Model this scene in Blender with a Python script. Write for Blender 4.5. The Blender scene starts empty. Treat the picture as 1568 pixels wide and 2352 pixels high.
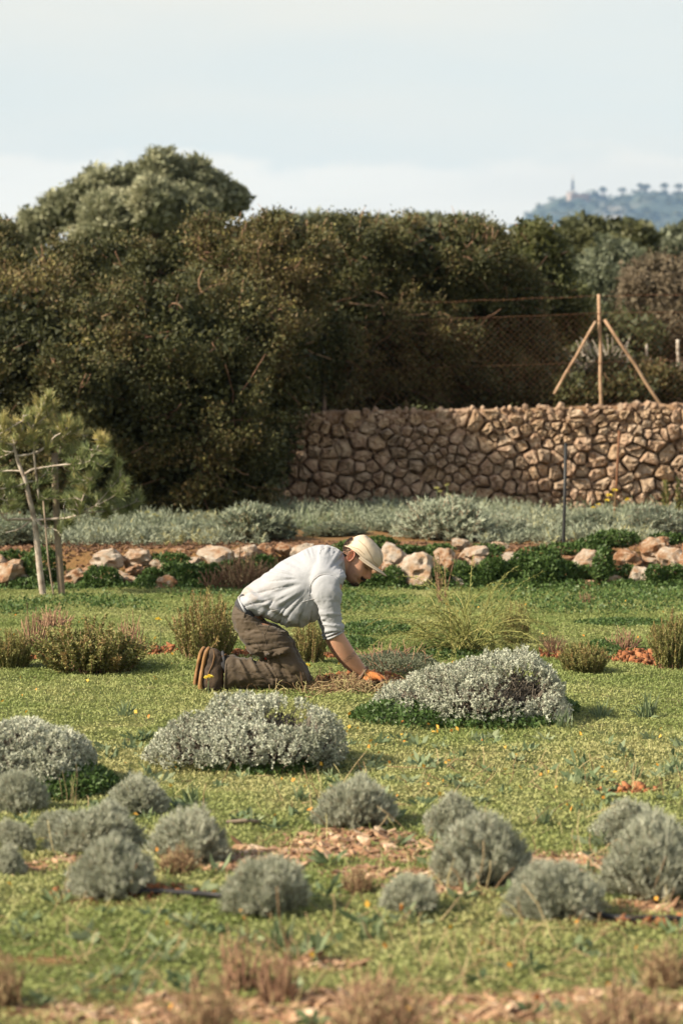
import bpy, math, random
import numpy as np
from mathutils import Vector, Matrix
from mathutils.bvhtree import BVHTree

rng = np.random.default_rng(7)
random.seed(7)
scene = bpy.context.scene
C = scene.collection

# ------------------------------------------------------------------ camera
F = 5553.0            # focal length in units of a 1568 x 2352 picture (85 mm on a 36 mm tall sensor)
HZ = 900.0            # picture row of the horizon
EYE = 1.5             # camera height in metres
cam_d = bpy.data.cameras.new('camera')
cam = bpy.data.objects.new('camera', cam_d)
C.objects.link(cam)
cam.location = (0, 0, EYE)
cam.rotation_euler = (math.radians(90), 0, 0)
cam_d.sensor_fit = 'VERTICAL'
cam_d.sensor_height = 36.0
cam_d.sensor_width = 24.0
cam_d.lens = 36.0 * F / 2352.0
cam_d.shift_y = -(1176.0 - HZ) / 2352.0
cam_d.clip_start = 0.1
cam_d.clip_end = 30000
cam_d.dof.use_dof = True
cam_d.dof.focus_distance = 12.3
cam_d.dof.aperture_fstop = 3.3
scene.camera = cam

# ------------------------------------------------------------------ sun and sky
SUN_EL, SUN_SIDE = math.radians(35), math.radians(19)
sun_dir = Vector((-math.cos(SUN_EL) * math.cos(SUN_SIDE), -math.cos(SUN_EL) * math.sin(SUN_SIDE), math.sin(SUN_EL)))
sd = bpy.data.lights.new('sun', 'SUN')
sd.energy = 5.0
sd.angle = math.radians(2.5)
sd.color = (1.0, 0.87, 0.68)
sun = bpy.data.objects.new('sun', sd)
C.objects.link(sun)
sun.rotation_euler = (-sun_dir).to_track_quat('-Z', 'Y').to_euler()

world = bpy.data.worlds.new('World')
scene.world = world
world.use_nodes = True
wt = world.node_tree
wt.nodes.clear()
def wn(t, **kw):
    n = wt.nodes.new(t)
    for k, v in kw.items():
        setattr(n, k, v)
    return n
def wl(a, b):
    wt.links.new(a, b)
def wmath(op, a, b=None, c=None, clamp=False):
    n = wn('ShaderNodeMath', operation=op)
    n.use_clamp = clamp
    for i, x in enumerate((a, b, c)):
        if x is None:
            continue
        if isinstance(x, (int, float)):
            n.inputs[i].default_value = x
        else:
            wl(x, n.inputs[i])
    return n.outputs[0]
w_out = wn('ShaderNodeOutputWorld')
w_bg = wn('ShaderNodeBackground')
w_bg.inputs['Strength'].default_value = 0.111
sky = wn('ShaderNodeTexSky', sky_type='NISHITA')
sky.sun_disc = False
sky.sun_elevation = SUN_EL
sky.sun_rotation = math.atan2(sun_dir.x, sun_dir.y)
sky.air_density = 1.0
sky.dust_density = 1.6
sky.ozone_density = 1.3
tc = wn('ShaderNodeTexCoord')
sep = wn('ShaderNodeSeparateXYZ')
wl(tc.outputs['Generated'], sep.inputs[0])
zc = wmath('MAXIMUM', sep.outputs['Z'], 0.0)
# thin veil of high cloud, laid on a plane overhead
den = wmath('ADD', zc, 0.06)
cx_ = wmath('DIVIDE', sep.outputs['X'], den)
cy_ = wmath('DIVIDE', sep.outputs['Y'], den)
comb = wn('ShaderNodeCombineXYZ')
wl(cx_, comb.inputs[0]); wl(cy_, comb.inputs[1])
nz = wn('ShaderNodeTexNoise')
nz.inputs['Scale'].default_value = 0.42
nz.inputs['Detail'].default_value = 5
nz.inputs['Roughness'].default_value = 0.5
wl(comb.outputs[0], nz.inputs['Vector'])
veil = wn('ShaderNodeMapRange', interpolation_type='SMOOTHSTEP')
veil.inputs['From Min'].default_value = 0.36
veil.inputs['From Max'].default_value = 0.66
veil.inputs['To Max'].default_value = 0.95
wl(nz.outputs['Fac'], veil.inputs['Value'])
# low bank of cumulus along the horizon
mp = wn('ShaderNodeMapping')
mp.inputs['Scale'].default_value = (9, 9, 22)
wl(tc.outputs['Generated'], mp.inputs['Vector'])
nb = wn('ShaderNodeTexNoise')
nb.inputs['Scale'].default_value = 1.3
nb.inputs['Detail'].default_value = 6
nb.inputs['Roughness'].default_value = 0.55
wl(mp.outputs[0], nb.inputs['Vector'])
edge = wmath('MULTIPLY_ADD', nb.outputs['Fac'], 0.06, 0.068)
bank = wn('ShaderNodeMapRange', interpolation_type='SMOOTHSTEP')
wl(wmath('SUBTRACT', edge, sep.outputs['Z']), bank.inputs['Value'])
bank.inputs['From Min'].default_value = 0.0
bank.inputs['From Max'].default_value = 0.009
bank.inputs['To Max'].default_value = 1.0
# the sky is milky towards the horizon and clears to blue overhead
hazy = wn('ShaderNodeMapRange', interpolation_type='SMOOTHSTEP')
wl(zc, hazy.inputs['Value'])
hazy.inputs['From Min'].default_value = 0.12; hazy.inputs['From Max'].default_value = 0.75
hazy.inputs['To Min'].default_value = 0.74; hazy.inputs['To Max'].default_value = 0.18
cl2 = hazy.outputs[0]
thin = wmath('MULTIPLY', veil.outputs[0], wmath('MULTIPLY_ADD', zc, -0.75, 1.0, True))
mixw = wn('ShaderNodeMix', data_type='RGBA')
wl(cl2, mixw.inputs['Factor'])
wl(sky.outputs[0], mixw.inputs['A'])
mixw.inputs['B'].default_value = (4.0, 3.72, 2.9, 1)
mixb = wn('ShaderNodeMix', data_type='RGBA')
wl(bank.outputs[0], mixb.inputs['Factor'])
wl(mixw.outputs['Result'], mixb.inputs['A'])
mixb.inputs['B'].default_value = (4.95, 4.5, 3.6, 1)
mixv = wn('ShaderNodeMix', data_type='RGBA')
wl(thin, mixv.inputs['Factor'])
wl(mixb.outputs['Result'], mixv.inputs['A'])
mixv.inputs['B'].default_value = (4.25, 3.95, 3.25, 1)
wl(mixv.outputs['Result'], w_bg.inputs['Color'])
wl(w_bg.outputs[0], w_out.inputs['Surface'])

scene.render.engine = 'CYCLES'
scene.view_settings.view_transform = 'Standard'
scene.view_settings.look = 'None'
scene.view_settings.gamma = 1.0
scene.view_settings.exposure = 1.14
scene.cycles.max_bounces = 6
scene.cycles.diffuse_bounces = 3
scene.cycles.glossy_bounces = 2
scene.cycles.transmission_bounces = 3
scene.cycles.volume_bounces = 0
scene.cycles.caustics_reflective = False
scene.cycles.caustics_refractive = False
scene.cycles.use_denoising = True

# ------------------------------------------------------------------ small tools
def at(px, py, Y):
    """world point seen at picture position px, py at distance Y"""
    return Vector(((px - 784.0) * Y / F, Y, EYE + (HZ - py) * Y / F))
def ground_y(py, z=0.0):
    return (EYE - z) * F / (py - HZ)
def on_ground(px, py):
    Y = ground_y(py)
    return (px - 784.0) * Y / F, Y

def unit(a):
    return a / np.maximum(np.linalg.norm(a, axis=-1, keepdims=True), 1e-9)
def rand_dirs(n):
    return unit(rng.normal(size=(n, 3)))
def _hash(ix, iy, iz, seed):
    h = (ix.astype(np.int64) * 374761393 + iy.astype(np.int64) * 668265263 + iz.astype(np.int64) * 2147483647 + seed * 974634777) & 0xFFFFFFFF
    h = ((h ^ (h >> 13)) * 1274126177) & 0xFFFFFFFF
    h = (h ^ (h >> 16)) & 0xFFFF
    return h / 65535.0
def vnoise(p, seed=0):
    p = np.asarray(p, float)
    i = np.floor(p); f = p - i; f = f * f * (3 - 2 * f)
    ix, iy, iz = i[..., 0], i[..., 1], i[..., 2]
    r = 0
    for dx in (0, 1):
        wx = f[..., 0] if dx else 1 - f[..., 0]
        for dy in (0, 1):
            wy = f[..., 1] if dy else 1 - f[..., 1]
            for dz in (0, 1):
                wz = f[..., 2] if dz else 1 - f[..., 2]
                r = r + wx * wy * wz * _hash(ix + dx, iy + dy, iz + dz, seed)
    return r
def fbm(p, oct=4, seed=0, rough=0.5):
    a, s, t, p = 1.0, 0.0, 0.0, np.asarray(p, float)
    for k in range(oct):
        s = s + a * vnoise(p * (2 ** k), seed + k); t += a; a *= rough
    return s / t
def sstep(a, b, x):
    t = np.clip((x - a) / (b - a), 0, 1)
    return t * t * (3 - 2 * t)

def tag(o, label=None, cat=None, group=None, kind=None):
    if label: o['label'] = label
    if cat: o['category'] = cat
    if group: o['group'] = group
    if kind: o['kind'] = kind
    return o
def empty(name, loc=(0, 0, 0), label=None, cat=None, group=None, rz=0.0):
    o = bpy.data.objects.new(name, None)
    o.empty_display_size = 0.1
    C.objects.link(o)
    o.location = loc
    o.rotation_euler = (0, 0, rz)
    return tag(o, label, cat, group)
def copy_tree(o, parent=None):
    c = o.copy()
    C.objects.link(c)
    c.parent = parent
    for ch in o.children:
        copy_tree(ch, c)
    return c

class Geo:
    """collects vertices, quads and triangles and links them as one mesh"""
    def __init__(s):
        s.V, s.Q, s.T, s.A, s.n = [], [], [], [], 0
    def add(s, V, Q=None, T=None, v=0.5):
        V = np.asarray(V, float).reshape(-1, 3)
        if Q is not None and len(Q): s.Q.append(np.asarray(Q, np.int64).reshape(-1, 4) + s.n)
        if T is not None and len(T): s.T.append(np.asarray(T, np.int64).reshape(-1, 3) + s.n)
        s.V.append(V)
        s.A.append(np.broadcast_to(np.asarray(v, float), (len(V),)).copy())
        s.n += len(V)
        return s
    def leaves(s, P, D, L, W, v, S=None, fat=0.45, tri=False):
        N = len(P)
        if N == 0: return s
        L = np.broadcast_to(L, (N,))[:, None]; W = np.broadcast_to(W, (N,))[:, None]
        if S is None: S = rand_dirs(N)
        S = unit(S - D * np.sum(S * D, 1, keepdims=True))
        up = np.cross(D, S)
        if tri:
            V = np.stack([P - S * W * .55, P + S * W * .55, P + D * L], 1)
            return s.add(V.reshape(-1, 3), None, np.arange(3 * N).reshape(N, 3), np.repeat(np.broadcast_to(v, (N,)), 3))
        m = P + D * L * fat
        V = np.stack([P, m + S * W * 0.5 + up * W * 0.18, P + D * L, m - S * W * 0.5 + up * W * 0.18], 1)
        Q = np.arange(4 * N).reshape(N, 4)
        return s.add(V.reshape(-1, 3), Q, v=np.repeat(np.broadcast_to(v, (N,)), 4))
    def blades(s, P, D, L, W, v, droop=0.5):
        """curved tapering blades of two quads and a tip"""
        N = len(P)
        L = np.broadcast_to(L, (N,))[:, None]; W = np.broadcast_to(W, (N,))[:, None]
        droop = np.broadcast_to(droop, (N,))[:, None]
        S = unit(np.cross(D, rand_dirs(N)))
        h = D * np.array([1, 1, 0.0]); h = unit(h + 1e-6)
        def pt(t): return P + D * L * t + (h * 0.6 - np.array([0, 0, 1.0])) * droop * L * t * t
        a, b, c = pt(0.0), pt(0.55), pt(1.0)
        V = np.stack([a + S * W * .5, a - S * W * .5, b - S * W * .4, b + S * W * .4, c], 1)
        k = np.arange(N)[:, None] * 5
        s.add(V.reshape(-1, 3), k + np.array([[0, 1, 2, 3]]), k + np.array([[3, 2, 4]]), np.repeat(np.broadcast_to(v, (N,)), 5))
        return s
    def tubes(s, pts, r, n=4, v=0.5):
        """pts (N,k,3), r (N,k) or scalar: N tapered tubes of k points"""
        pts = np.asarray(pts, float)
        if pts.ndim == 2: pts = pts[None]
        N, k, _ = pts.shape
        r = np.broadcast_to(np.asarray(r, float), (N, k))
        t = np.empty_like(pts)
        t[:, 1:-1] = pts[:, 2:] - pts[:, :-2] if k > 2 else t[:, 1:-1]
        t[:, 0] = pts[:, 1] - pts[:, 0]; t[:, -1] = pts[:, -1] - pts[:, -2]
        t = unit(t)
        ref = np.where(np.abs(t[..., 1:2]) > 0.9, np.array([1.0, 0, 0]), np.array([0, 1.0, 0]))
        a = unit(np.cross(t, ref)); b = np.cross(t, a)
        th = np.arange(n) * 2 * math.pi / n
        V = pts[:, :, None] + r[:, :, None, None] * (a[:, :, None] * np.cos(th)[:, None] + b[:, :, None] * np.sin(th)[:, None])
        base = (np.arange(N) * k * n)[:, None, None, None]
        i = np.arange(k - 1)[None, :, None, None] * n
        j = np.arange(n)[None, None, :, None]
        j2 = (j + 1) % n
        Q = np.concatenate([base + i + j, base + i + j2, base + i + n + j2, base + i + n + j], -1)
        if np.ndim(v) == 1: v = np.repeat(v, k * n)
        s.add(V.reshape(-1, 3), Q.reshape(-1, 4), v=v)
        # end cap
        if n == 4:
            e = (np.arange(N) * k * n)[:, None]
            off = s.n - N * k * n
            s.Q.append(e + (k - 1) * n + np.arange(4)[None] + off)
        else:
            off = s.n - N * k * n
            for q in range(N):
                b0 = off + q * k * n + (k - 1) * n
                s.T.append(np.array([[b0, b0 + m, b0 + m + 1] for m in range(1, n - 1)]))
        return s
    def mesh(s, name, mat, smooth=True):
        V = np.concatenate(s.V); A = np.concatenate(s.A)
        Q = np.concatenate(s.Q) if s.Q else np.zeros((0, 4), np.int64)
        T = np.concatenate(s.T) if s.T else np.zeros((0, 3), np.int64)
        me = bpy.data.meshes.new(name)
        me.vertices.add(len(V)); me.vertices.foreach_set('co', V.astype(np.float32).ravel())
        nl = len(Q) * 4 + len(T) * 3
        me.loops.add(nl)
        me.loops.foreach_set('vertex_index', np.concatenate([Q.ravel(), T.ravel()]).astype(np.int32))
        me.polygons.add(len(Q) + len(T))
        st = np.concatenate([np.arange(len(Q)) * 4, len(Q) * 4 + np.arange(len(T)) * 3]).astype(np.int32)
        me.polygons.foreach_set('loop_start', st)
        me.polygons.foreach_set('use_smooth', np.full(len(Q) + len(T), smooth))
        me.update(calc_edges=True)
        at_ = me.attributes.new('v', 'FLOAT', 'POINT')
        at_.data.foreach_set('value', A.astype(np.float32))
        if mat: me.materials.append(mat)
        return me
    def build(s, name, mat, parent=None, smooth=True, loc=None):
        o = bpy.data.objects.new(name, s.mesh(name, mat, smooth))
        C.objects.link(o)
        o.parent = parent
        if loc is not None: o.location = loc
        return o

def grow(base, D, L, k=5, wob=0.12, droop=0.0, up=0.0):
    """N polylines of k points grown from base along D"""
    N = len(base)
    L = np.broadcast_to(L, (N,))[:, None]
    pts = np.empty((N, k, 3)); pts[:, 0] = base
    d = D.copy()
    for i in range(1, k):
        d = unit(d + rng.normal(size=(N, 3)) * wob + np.array([0, 0, up - droop * i / k]))
        pts[:, i] = pts[:, i - 1] + d * L / (k - 1)
    return pts
def along(pts, t):
    """points and tangents at fractions t (N,m) of polylines"""
    N, k, _ = pts.shape
    x = np.clip(t, 0, 0.9999) * (k - 1)
    i = x.astype(int); f = (x - i)[..., None]
    a = np.take_along_axis(pts, i[..., None].repeat(3, -1), 1)
    b = np.take_along_axis(pts, (i + 1)[..., None].repeat(3, -1), 1)
    return a + (b - a) * f, unit(b - a)

# ------------------------------------------------------------------ materials
def new_mat(name):
    m = bpy.data.materials.new(name)
    m.use_nodes = True
    nt = m.node_tree
    b = nt.nodes['Principled BSDF']
    return m, nt, b, nt.nodes['Material Output']
def ramp(nt, stops):
    r = nt.nodes.new('ShaderNodeValToRGB')
    e = r.color_ramp.elements
    while len(e) < len(stops): e.new(0.5)
    for i, (p, c) in enumerate(stops):
        e[i].position = p; e[i].color = (*c, 1)
    return r
def noise(nt, scale, detail=4, rough=0.55, coord='Object', vec=None):
    n = nt.nodes.new('ShaderNodeTexNoise')
    n.inputs['Scale'].default_value = scale
    n.inputs['Detail'].default_value = detail
    n.inputs['Roughness'].default_value = rough
    if vec is None:
        t = nt.nodes.new('ShaderNodeTexCoord')
        vec = t.outputs[coord]
    nt.links.new(vec, n.inputs['Vector'])
    return n
def bump(nt, b, h, strength=0.5, dist=0.01):
    n = nt.nodes.new('ShaderNodeBump')
    n.inputs['Strength'].default_value = strength
    n.inputs['Distance'].default_value = dist
    nt.links.new(h, n.inputs['Height'])
    nt.links.new(n.outputs[0], b.inputs['Normal'])
    return n
def leaf_mat(name, cols, trans=0.25, rough=0.6, spec=0.25):
    """colour from each leaf's own random value v"""
    m, nt, b, out = new_mat(name)
    a = nt.nodes.new('ShaderNodeAttribute'); a.attribute_name = 'v'
    k = len(cols)
    r = ramp(nt, [(i / (k - 1), c) for i, c in enumerate(cols)])
    nt.links.new(a.outputs['Fac'], r.inputs[0])
    nt.links.new(r.outputs[0], b.inputs['Base Color'])
    b.inputs['Roughness'].default_value = rough
    b.inputs['Specular IOR Level'].default_value = spec
    if trans > 0:
        t = nt.nodes.new('ShaderNodeBsdfTranslucent')
        nt.links.new(r.outputs[0], t.inputs['Color'])
        x = nt.nodes.new('ShaderNodeMixShader'); x.inputs[0].default_value = trans
        nt.links.new(b.outputs[0], x.inputs[1]); nt.links.new(t.outputs[0], x.inputs[2])
        nt.links.new(x.outputs[0], out.inputs['Surface'])
    return m
def rough_mat(name, cols, scale=8, rough=0.85, bstr=0.5, bdist=0.01, bscale=None, detail=5, spec=0.2, pos=None):
    """mottled solid material"""
    m, nt, b, out = new_mat(name)
    n = noise(nt, scale, detail)
    k = len(cols)
    pos = pos or [0.3 + 0.4 * i / (k - 1) for i in range(k)]
    r = ramp(nt, list(zip(pos, cols)))
    nt.links.new(n.outputs['Fac'], r.inputs[0])
    nt.links.new(r.outputs[0], b.inputs['Base Color'])
    b.inputs['Roughness'].default_value = rough
    b.inputs['Specular IOR Level'].default_value = spec
    n2 = noise(nt, bscale or scale * 4, 6, 0.65)
    bump(nt, b, n2.outputs['Fac'], bstr, bdist)
    return m

M = {}
M['grass'] = leaf_mat('grass', [(.09, .128, .034), (.175, .222, .065), (.26, .29, .102), (.335, .33, .14), (.41, .36, .17)], .3)
M['blade'] = leaf_mat('blade', [(.09, .13, .06), (.15, .20, .10), (.24, .28, .16)], .3)
M['clover'] = leaf_mat('clover', [(.032, .062, .016), (.065, .115, .030), (.12, .175, .055)], .25, .5)
M['hedge'] = leaf_mat('hedge', [(.024, .029, .011), (.041, .047, .017), (.065, .068, .024), (.096, .092, .033), (.13, .09, .042), (.20, .18, .055)], .12, .6, .22)
M['oak'] = leaf_mat('oak', [(.05, .058, .026), (.085, .09, .036), (.12, .12, .05)], .2, .55)
M['olive'] = leaf_mat('olive', [(.10, .11, .06), (.21, .22, .13), (.35, .35, .22), (.44, .43, .29)], .2, .6)
M['olive_grey'] = leaf_mat('olive_grey', [(.085, .10, .06), (.14, .155, .095), (.20, .21, .14)], .2, .6)
M['brown_bush'] = leaf_mat('brown_bush', [(.09, .075, .045), (.14, .11, .07), (.19, .15, .10)], .15, .7)
M['lime'] = leaf_mat('lime', [(.045, .052, .018), (.08, .088, .03), (.15, .145, .045)], .25, .5)
M['silver'] = leaf_mat('silver', [(.16, .17, .115), (.29, .305, .22), (.42, .435, .335), (.55, .56, .455)], .12, .8)
M['mound'] = leaf_mat('mound', [(.20, .21, .145), (.33, .35, .26), (.45, .47, .37), (.57, .59, .48)], .2, .85)
M['seafennel'] = leaf_mat('seafennel', [(.10, .125, .075), (.18, .21, .14), (.27, .30, .22), (.30, .27, .10)], .2, .65)
M['rosemary'] = leaf_mat('rosemary', [(.085, .095, .028), (.155, .165, .05), (.235, .23, .08), (.27, .18, .07)], .2, .6)
M['wisp'] = leaf_mat('wisp', [(.14, .16, .045), (.25, .26, .08), (.38, .34, .13)], .25, .6)
M['pine'] = leaf_mat('pine', [(.07, .10, .04), (.13, .165, .06), (.22, .24, .09), (.40, .33, .12)], .15, .5)
M['straw'] = leaf_mat('straw', [(.13, .075, .04), (.24, .15, .08), (.40, .30, .17), (.38, .36, .16)], .15, .8)
M['twig'] = leaf_mat('twig', [(.12, .065, .04), (.22, .125, .08), (.36, .23, .14)], 0, .85)
M['petal'] = leaf_mat('petal', [(.62, .46, .04), (.75, .62, .12)], .3, .6)
M['fleck'] = leaf_mat('fleck', [(.55, .24, .03), (.60, .38, .06), (.50, .17, .03)], .2, .7)
M['chips'] = leaf_mat('chips', [(.12, .065, .037), (.24, .14, .08), (.37, .24, .145), (.52, .39, .27)], 0, .85)
M['clod'] = leaf_mat('clod', [(.13, .05, .022), (.22, .085, .035), (.30, .13, .06)], 0, .95)
M['pale_bark'] = rough_mat('pale_bark', [(.17, .13, .10), (.33, .28, .23), (.46, .42, .36)], 14, .8, .6, .004)
M['bark'] = rough_mat('bark', [(.07, .05, .035), (.13, .095, .07)], 10, .9, .7, .01)
M['hedge_wood'] = rough_mat('hedge_wood', [(.10, .065, .045), (.20, .14, .10)], 10, .9, .6, .01)
M['stake'] = rough_mat('stake', [(.16, .12, .085), (.26, .21, .155)], 6, .85, .6, .006, bscale=30)
M['fence_wood'] = rough_mat('fence_wood', [(.20, .125, .075), (.33, .215, .135), (.40, .28, .185)], 9, .8, .5, .004)
M['rust'] = rough_mat('rust', [(.09, .045, .025), (.17, .08, .042)], 20, .85, .3, .002)
M['black_plastic'] = rough_mat('black_plastic', [(.018, .019, .02), (.03, .03, .03)], 20, .5, .2, .001)
M['mortar'] = rough_mat('mortar', [(.15, .085, .045), (.27, .165, .095), (.37, .245, .15)], 5, .95, 1.0, .05, bscale=26)
M['silver_green'] = leaf_mat('silver_green', [(.13, .155, .10), (.22, .25, .175), (.31, .345, .255), (.38, .40, .31)], .15, .75)
M['old_wood'] = leaf_mat('old_wood', [(.10, .085, .065), (.17, .145, .115), (.25, .21, .17)], 0, .9)
M['umbel'] = leaf_mat('umbel', [(.30, .30, .10), (.42, .40, .16)], .2, .8)
# ------------------------------------------------------------------ ground
TERR = 0.25           # level of the planted terrace
FIELD2 = 1.31         # level of the field behind the stone wall
def wall_top(x):
    return 1.275 + (x + 0.4) * 0.0235
# bare patches, (picture x, picture y, half width, half height in picture units, kind) kind 0 red soil, 1 wood-chip mulch
PATCH = [(345, 1502, 62, 11, 0), (1480, 1512, 75, 15, 0), (560, 1500, 40, 9, 0), (745, 1503, 35, 9, 0), (1275, 1507, 30, 10, 0),
         (850, 1568, 130, 14, 0), (1440, 1825, 95, 9, 0), (60, 1515, 60, 8, 0), (1340, 1346, 40, 5, 0),
         (760, 1955, 230, 34, 1), (890, 1932, 110, 18, 1), (600, 1990, 120, 16, 1), (1340, 1985, 150, 22, 1), (1500, 2075, 120, 14, 1),
         (1180, 2045, 230, 14, 1), (870, 2010, 110, 22, 1), (40, 1990, 90, 14, 1), (300, 2062, 180, 10, 0), (1450, 2113, 150, 8, 0),
         (240, 2325, 330, 32, 1), (760, 2310, 300, 36, 1), (1250, 2290, 330, 24, 1), (700, 2215, 130, 14, 1), (110, 2215, 120, 10, 0),
         (1500, 2320, 160, 22, 1), (420, 2290, 160, 12, 1), (1120, 2335, 200, 22, 1), (160, 1975, 120, 12, 1), (1050, 2290, 190, 16, 1)]
PG = []
for (px, py, hw, hh, k) in PATCH:
    gx, gy = on_ground(px, py)
    dy = (ground_y(py - hh) - ground_y(py + hh)) / 2
    PG.append((gx, gy, hw * gy / F, dy, k))
def soil_masks(x, y):
    p = np.stack([x * 3.1, y * 2.2, 0 * x], -1)
    n = fbm(p, 4, 11)
    fine = fbm(np.stack([x * 11, y * 8, 0 * x], -1), 3, 15)
    red = np.zeros_like(x); chip = np.zeros_like(x)
    for (gx, gy, rx, ry, k) in PG:
        d = np.sqrt(((x - gx) / rx) ** 2 + ((y - gy) / ry) ** 2)
        m = 1 - sstep(0.55, 1.25, d + (n - .5) * 1.2 + (fine - .5) * .7)
        if k: chip = np.maximum(chip, m)
        else: red = np.maximum(red, m)
    return red, chip
def ground_h(x, y):
    x = np.asarray(x, float); y = np.asarray(y, float)
    base = (fbm(np.stack([x * .8, y * .8, 0 * x], -1), 3, 3) - .5) * .05 + (fbm(np.stack([x * 5, y * 5, 0 * x], -1), 3, 5) - .5) * .03
    near = np.clip((30 - y) / 6, 0, 1) * np.clip((12 - np.abs(x)) / 5, 0, 1)
    wobble = (fbm(np.stack([x * 1.5, 0 * x, 0 * x], -1), 2, 9) - .5) * .25
    h = base * near + TERR * sstep(18.72, 19.25, y + wobble)
    top = wall_top(np.clip(x, -6, 9))
    return np.where(y > 25.2, top - 0.02 + base * near, h)

def spread(a, b, first, grow_, n):
    out, x, s = [], a, first
    for _ in range(n):
        out.append(x); x += s; s *= grow_
    return out
xs = np.arange(-5, 5.001, 0.085)
far = np.array(spread(5.3, 0, .35, 1.38, 24)); far = far[far < 9000]
xs = np.concatenate([-far[::-1], xs, far])
ys = np.concatenate([-np.array(spread(1.0, 0, 1.0, 1.8, 9))[::-1] , np.arange(0, 4.5, .5), np.arange(4.5, 20, .085), np.arange(20, 25.1, .15), [25.19, 25.21], np.arange(25.4, 31, .3), np.array(spread(31.5, 0, .5, 1.32, 27))])
ys = ys[ys < 9500]
gx, gy = np.meshgrid(xs, ys)
gz = ground_h(gx, gy)
g = Geo()
nx, ny = len(xs), len(ys)
idx = np.arange(nx * ny).reshape(ny, nx)
Q = np.stack([idx[:-1, :-1], idx[:-1, 1:], idx[1:, 1:], idx[1:, :-1]], -1).reshape(-1, 4)
red, chip = soil_masks(gx.ravel(), gy.ravel())
terr = (gy.ravel() > 18.5) & (gy.ravel() < 25.2)
red = np.maximum(red, np.where(terr, .62, 0))
g.add(np.stack([gx, gy, gz], -1), Q, v=red)
m, nt, b, out = new_mat('ground')
a = nt.nodes.new('ShaderNodeAttribute'); a.attribute_name = 'v'
a2 = nt.nodes.new('ShaderNodeAttribute'); a2.attribute_name = 'chip'
n1 = noise(nt, 6, 5); n2 = noise(nt, 45, 4)
green = ramp(nt, [(.3, (.055, .065, .024)), (.5, (.095, .11, .036)), (.7, (.15, .13, .06))])
redr = ramp(nt, [(.3, (.13, .055, .026)), (.6, (.26, .115, .055)), (.8, (.34, .19, .10))])
chipr = ramp(nt, [(.3, (.17, .085, .05)), (.55, (.33, .18, .10)), (.8, (.44, .28, .17))])
nt.links.new(n1.outputs['Fac'], green.inputs[0]); nt.links.new(n2.outputs['Fac'], redr.inputs[0]); nt.links.new(n2.outputs['Fac'], chipr.inputs[0])
mx = nt.nodes.new('ShaderNodeMix'); mx.data_type = 'RGBA'
nt.links.new(a.outputs['Fac'], mx.inputs['Factor']); nt.links.new(green.outputs[0], mx.inputs['A']); nt.links.new(redr.outputs[0], mx.inputs['B'])
mx2 = nt.nodes.new('ShaderNodeMix'); mx2.data_type = 'RGBA'
nt.links.new(a2.outputs['Fac'], mx2.inputs['Factor']); nt.links.new(mx.outputs['Result'], mx2.inputs['A']); nt.links.new(chipr.outputs[0], mx2.inputs['B'])
nt.links.new(mx2.outputs['Result'], b.inputs['Base Color'])
b.inputs['Roughness'].default_value = .95
b.inputs['Specular IOR Level'].default_value = .1
bump(nt, b, n2.outputs['Fac'], .8, .02)
ground = g.build('ground', m)
ca = ground.data.attributes.new('chip', 'FLOAT', 'POINT')
ca.data.foreach_set('value', chip.astype(np.float32))
tag(ground, kind='structure')

# ------------------------------------------------------------------ far hill with its monument
HY = 4000.0
def hill_h(x, y):
    # crest profile seen from the field (picture x -> crest row)
    px = 784 + x * F / HY
    row = np.interp(px, [1080, 1150, 1204, 1218, 1232, 1255, 1277, 1300, 1330, 1370, 1450, 1568, 1700, 2000, 2400, 2800], [700, 560, 497, 484, 471, 466, 461, 453, 450, 450, 448, 444, 438, 450, 560, 820])
    crest = EYE + (HZ - row) * HY / F
    d = (y - HY) / np.where(y < HY, 620.0, 900.0)
    prof = np.clip(1 - d * d, 0, 1)
    front = np.where(y < HY, np.clip(1 - np.abs(d), 0, 1) ** .75, prof)
    return crest * front
hx = np.linspace(180, 2100, 240); hy = np.concatenate([np.linspace(3380, 3990, 70), np.linspace(4000, 4900, 20)])
HXg, HYg = X, Yg = np.meshgrid(hx, hy)
Zh = hill_h(X, Yg)
rough_n = fbm(np.stack([X / 26, Yg / 26, Zh / 40], -1), 4, 21)
Zh = np.maximum(Zh + (rough_n - .5) * 26 * np.clip(Zh / 60, 0, 1), -3)
g = Geo()
idx = np.arange(X.size).reshape(X.shape)
g.add(np.stack([X, Yg, Zh], -1), np.stack([idx[:-1, :-1], idx[:-1, 1:], idx[1:, 1:], idx[1:, :-1]], -1).reshape(-1, 4))
m, nt, b, out = new_mat('hill_forest')
n1 = noise(nt, .02, 6, .6); n2 = noise(nt, .006, 4, .6)
r1 = ramp(nt, [(.35, (.02, .032, .022)), (.55, (.045, .06, .04)), (.7, (.09, .095, .06))])
rk = ramp(nt, [(.62, (0, 0, 0)), (.72, (.6, .6, .6))])
nt.links.new(n1.outputs['Fac'], r1.inputs[0]); nt.links.new(n2.outputs['Fac'], rk.inputs[0])
mx = nt.nodes.new('ShaderNodeMix'); mx.data_type = 'RGBA'
nt.links.new(rk.outputs[0], mx.inputs['Factor']); nt.links.new(r1.outputs[0], mx.inputs['A']); mx.inputs['B'].default_value = (.30, .26, .21, 1)
nt.links.new(mx.outputs['Result'], b.inputs['Base Color']); b.inputs['Roughness'].default_value = 1
bump(nt, b, n1.outputs['Fac'], 1, 12)
hill = tag(g.build('hill', m), kind='structure')

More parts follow.
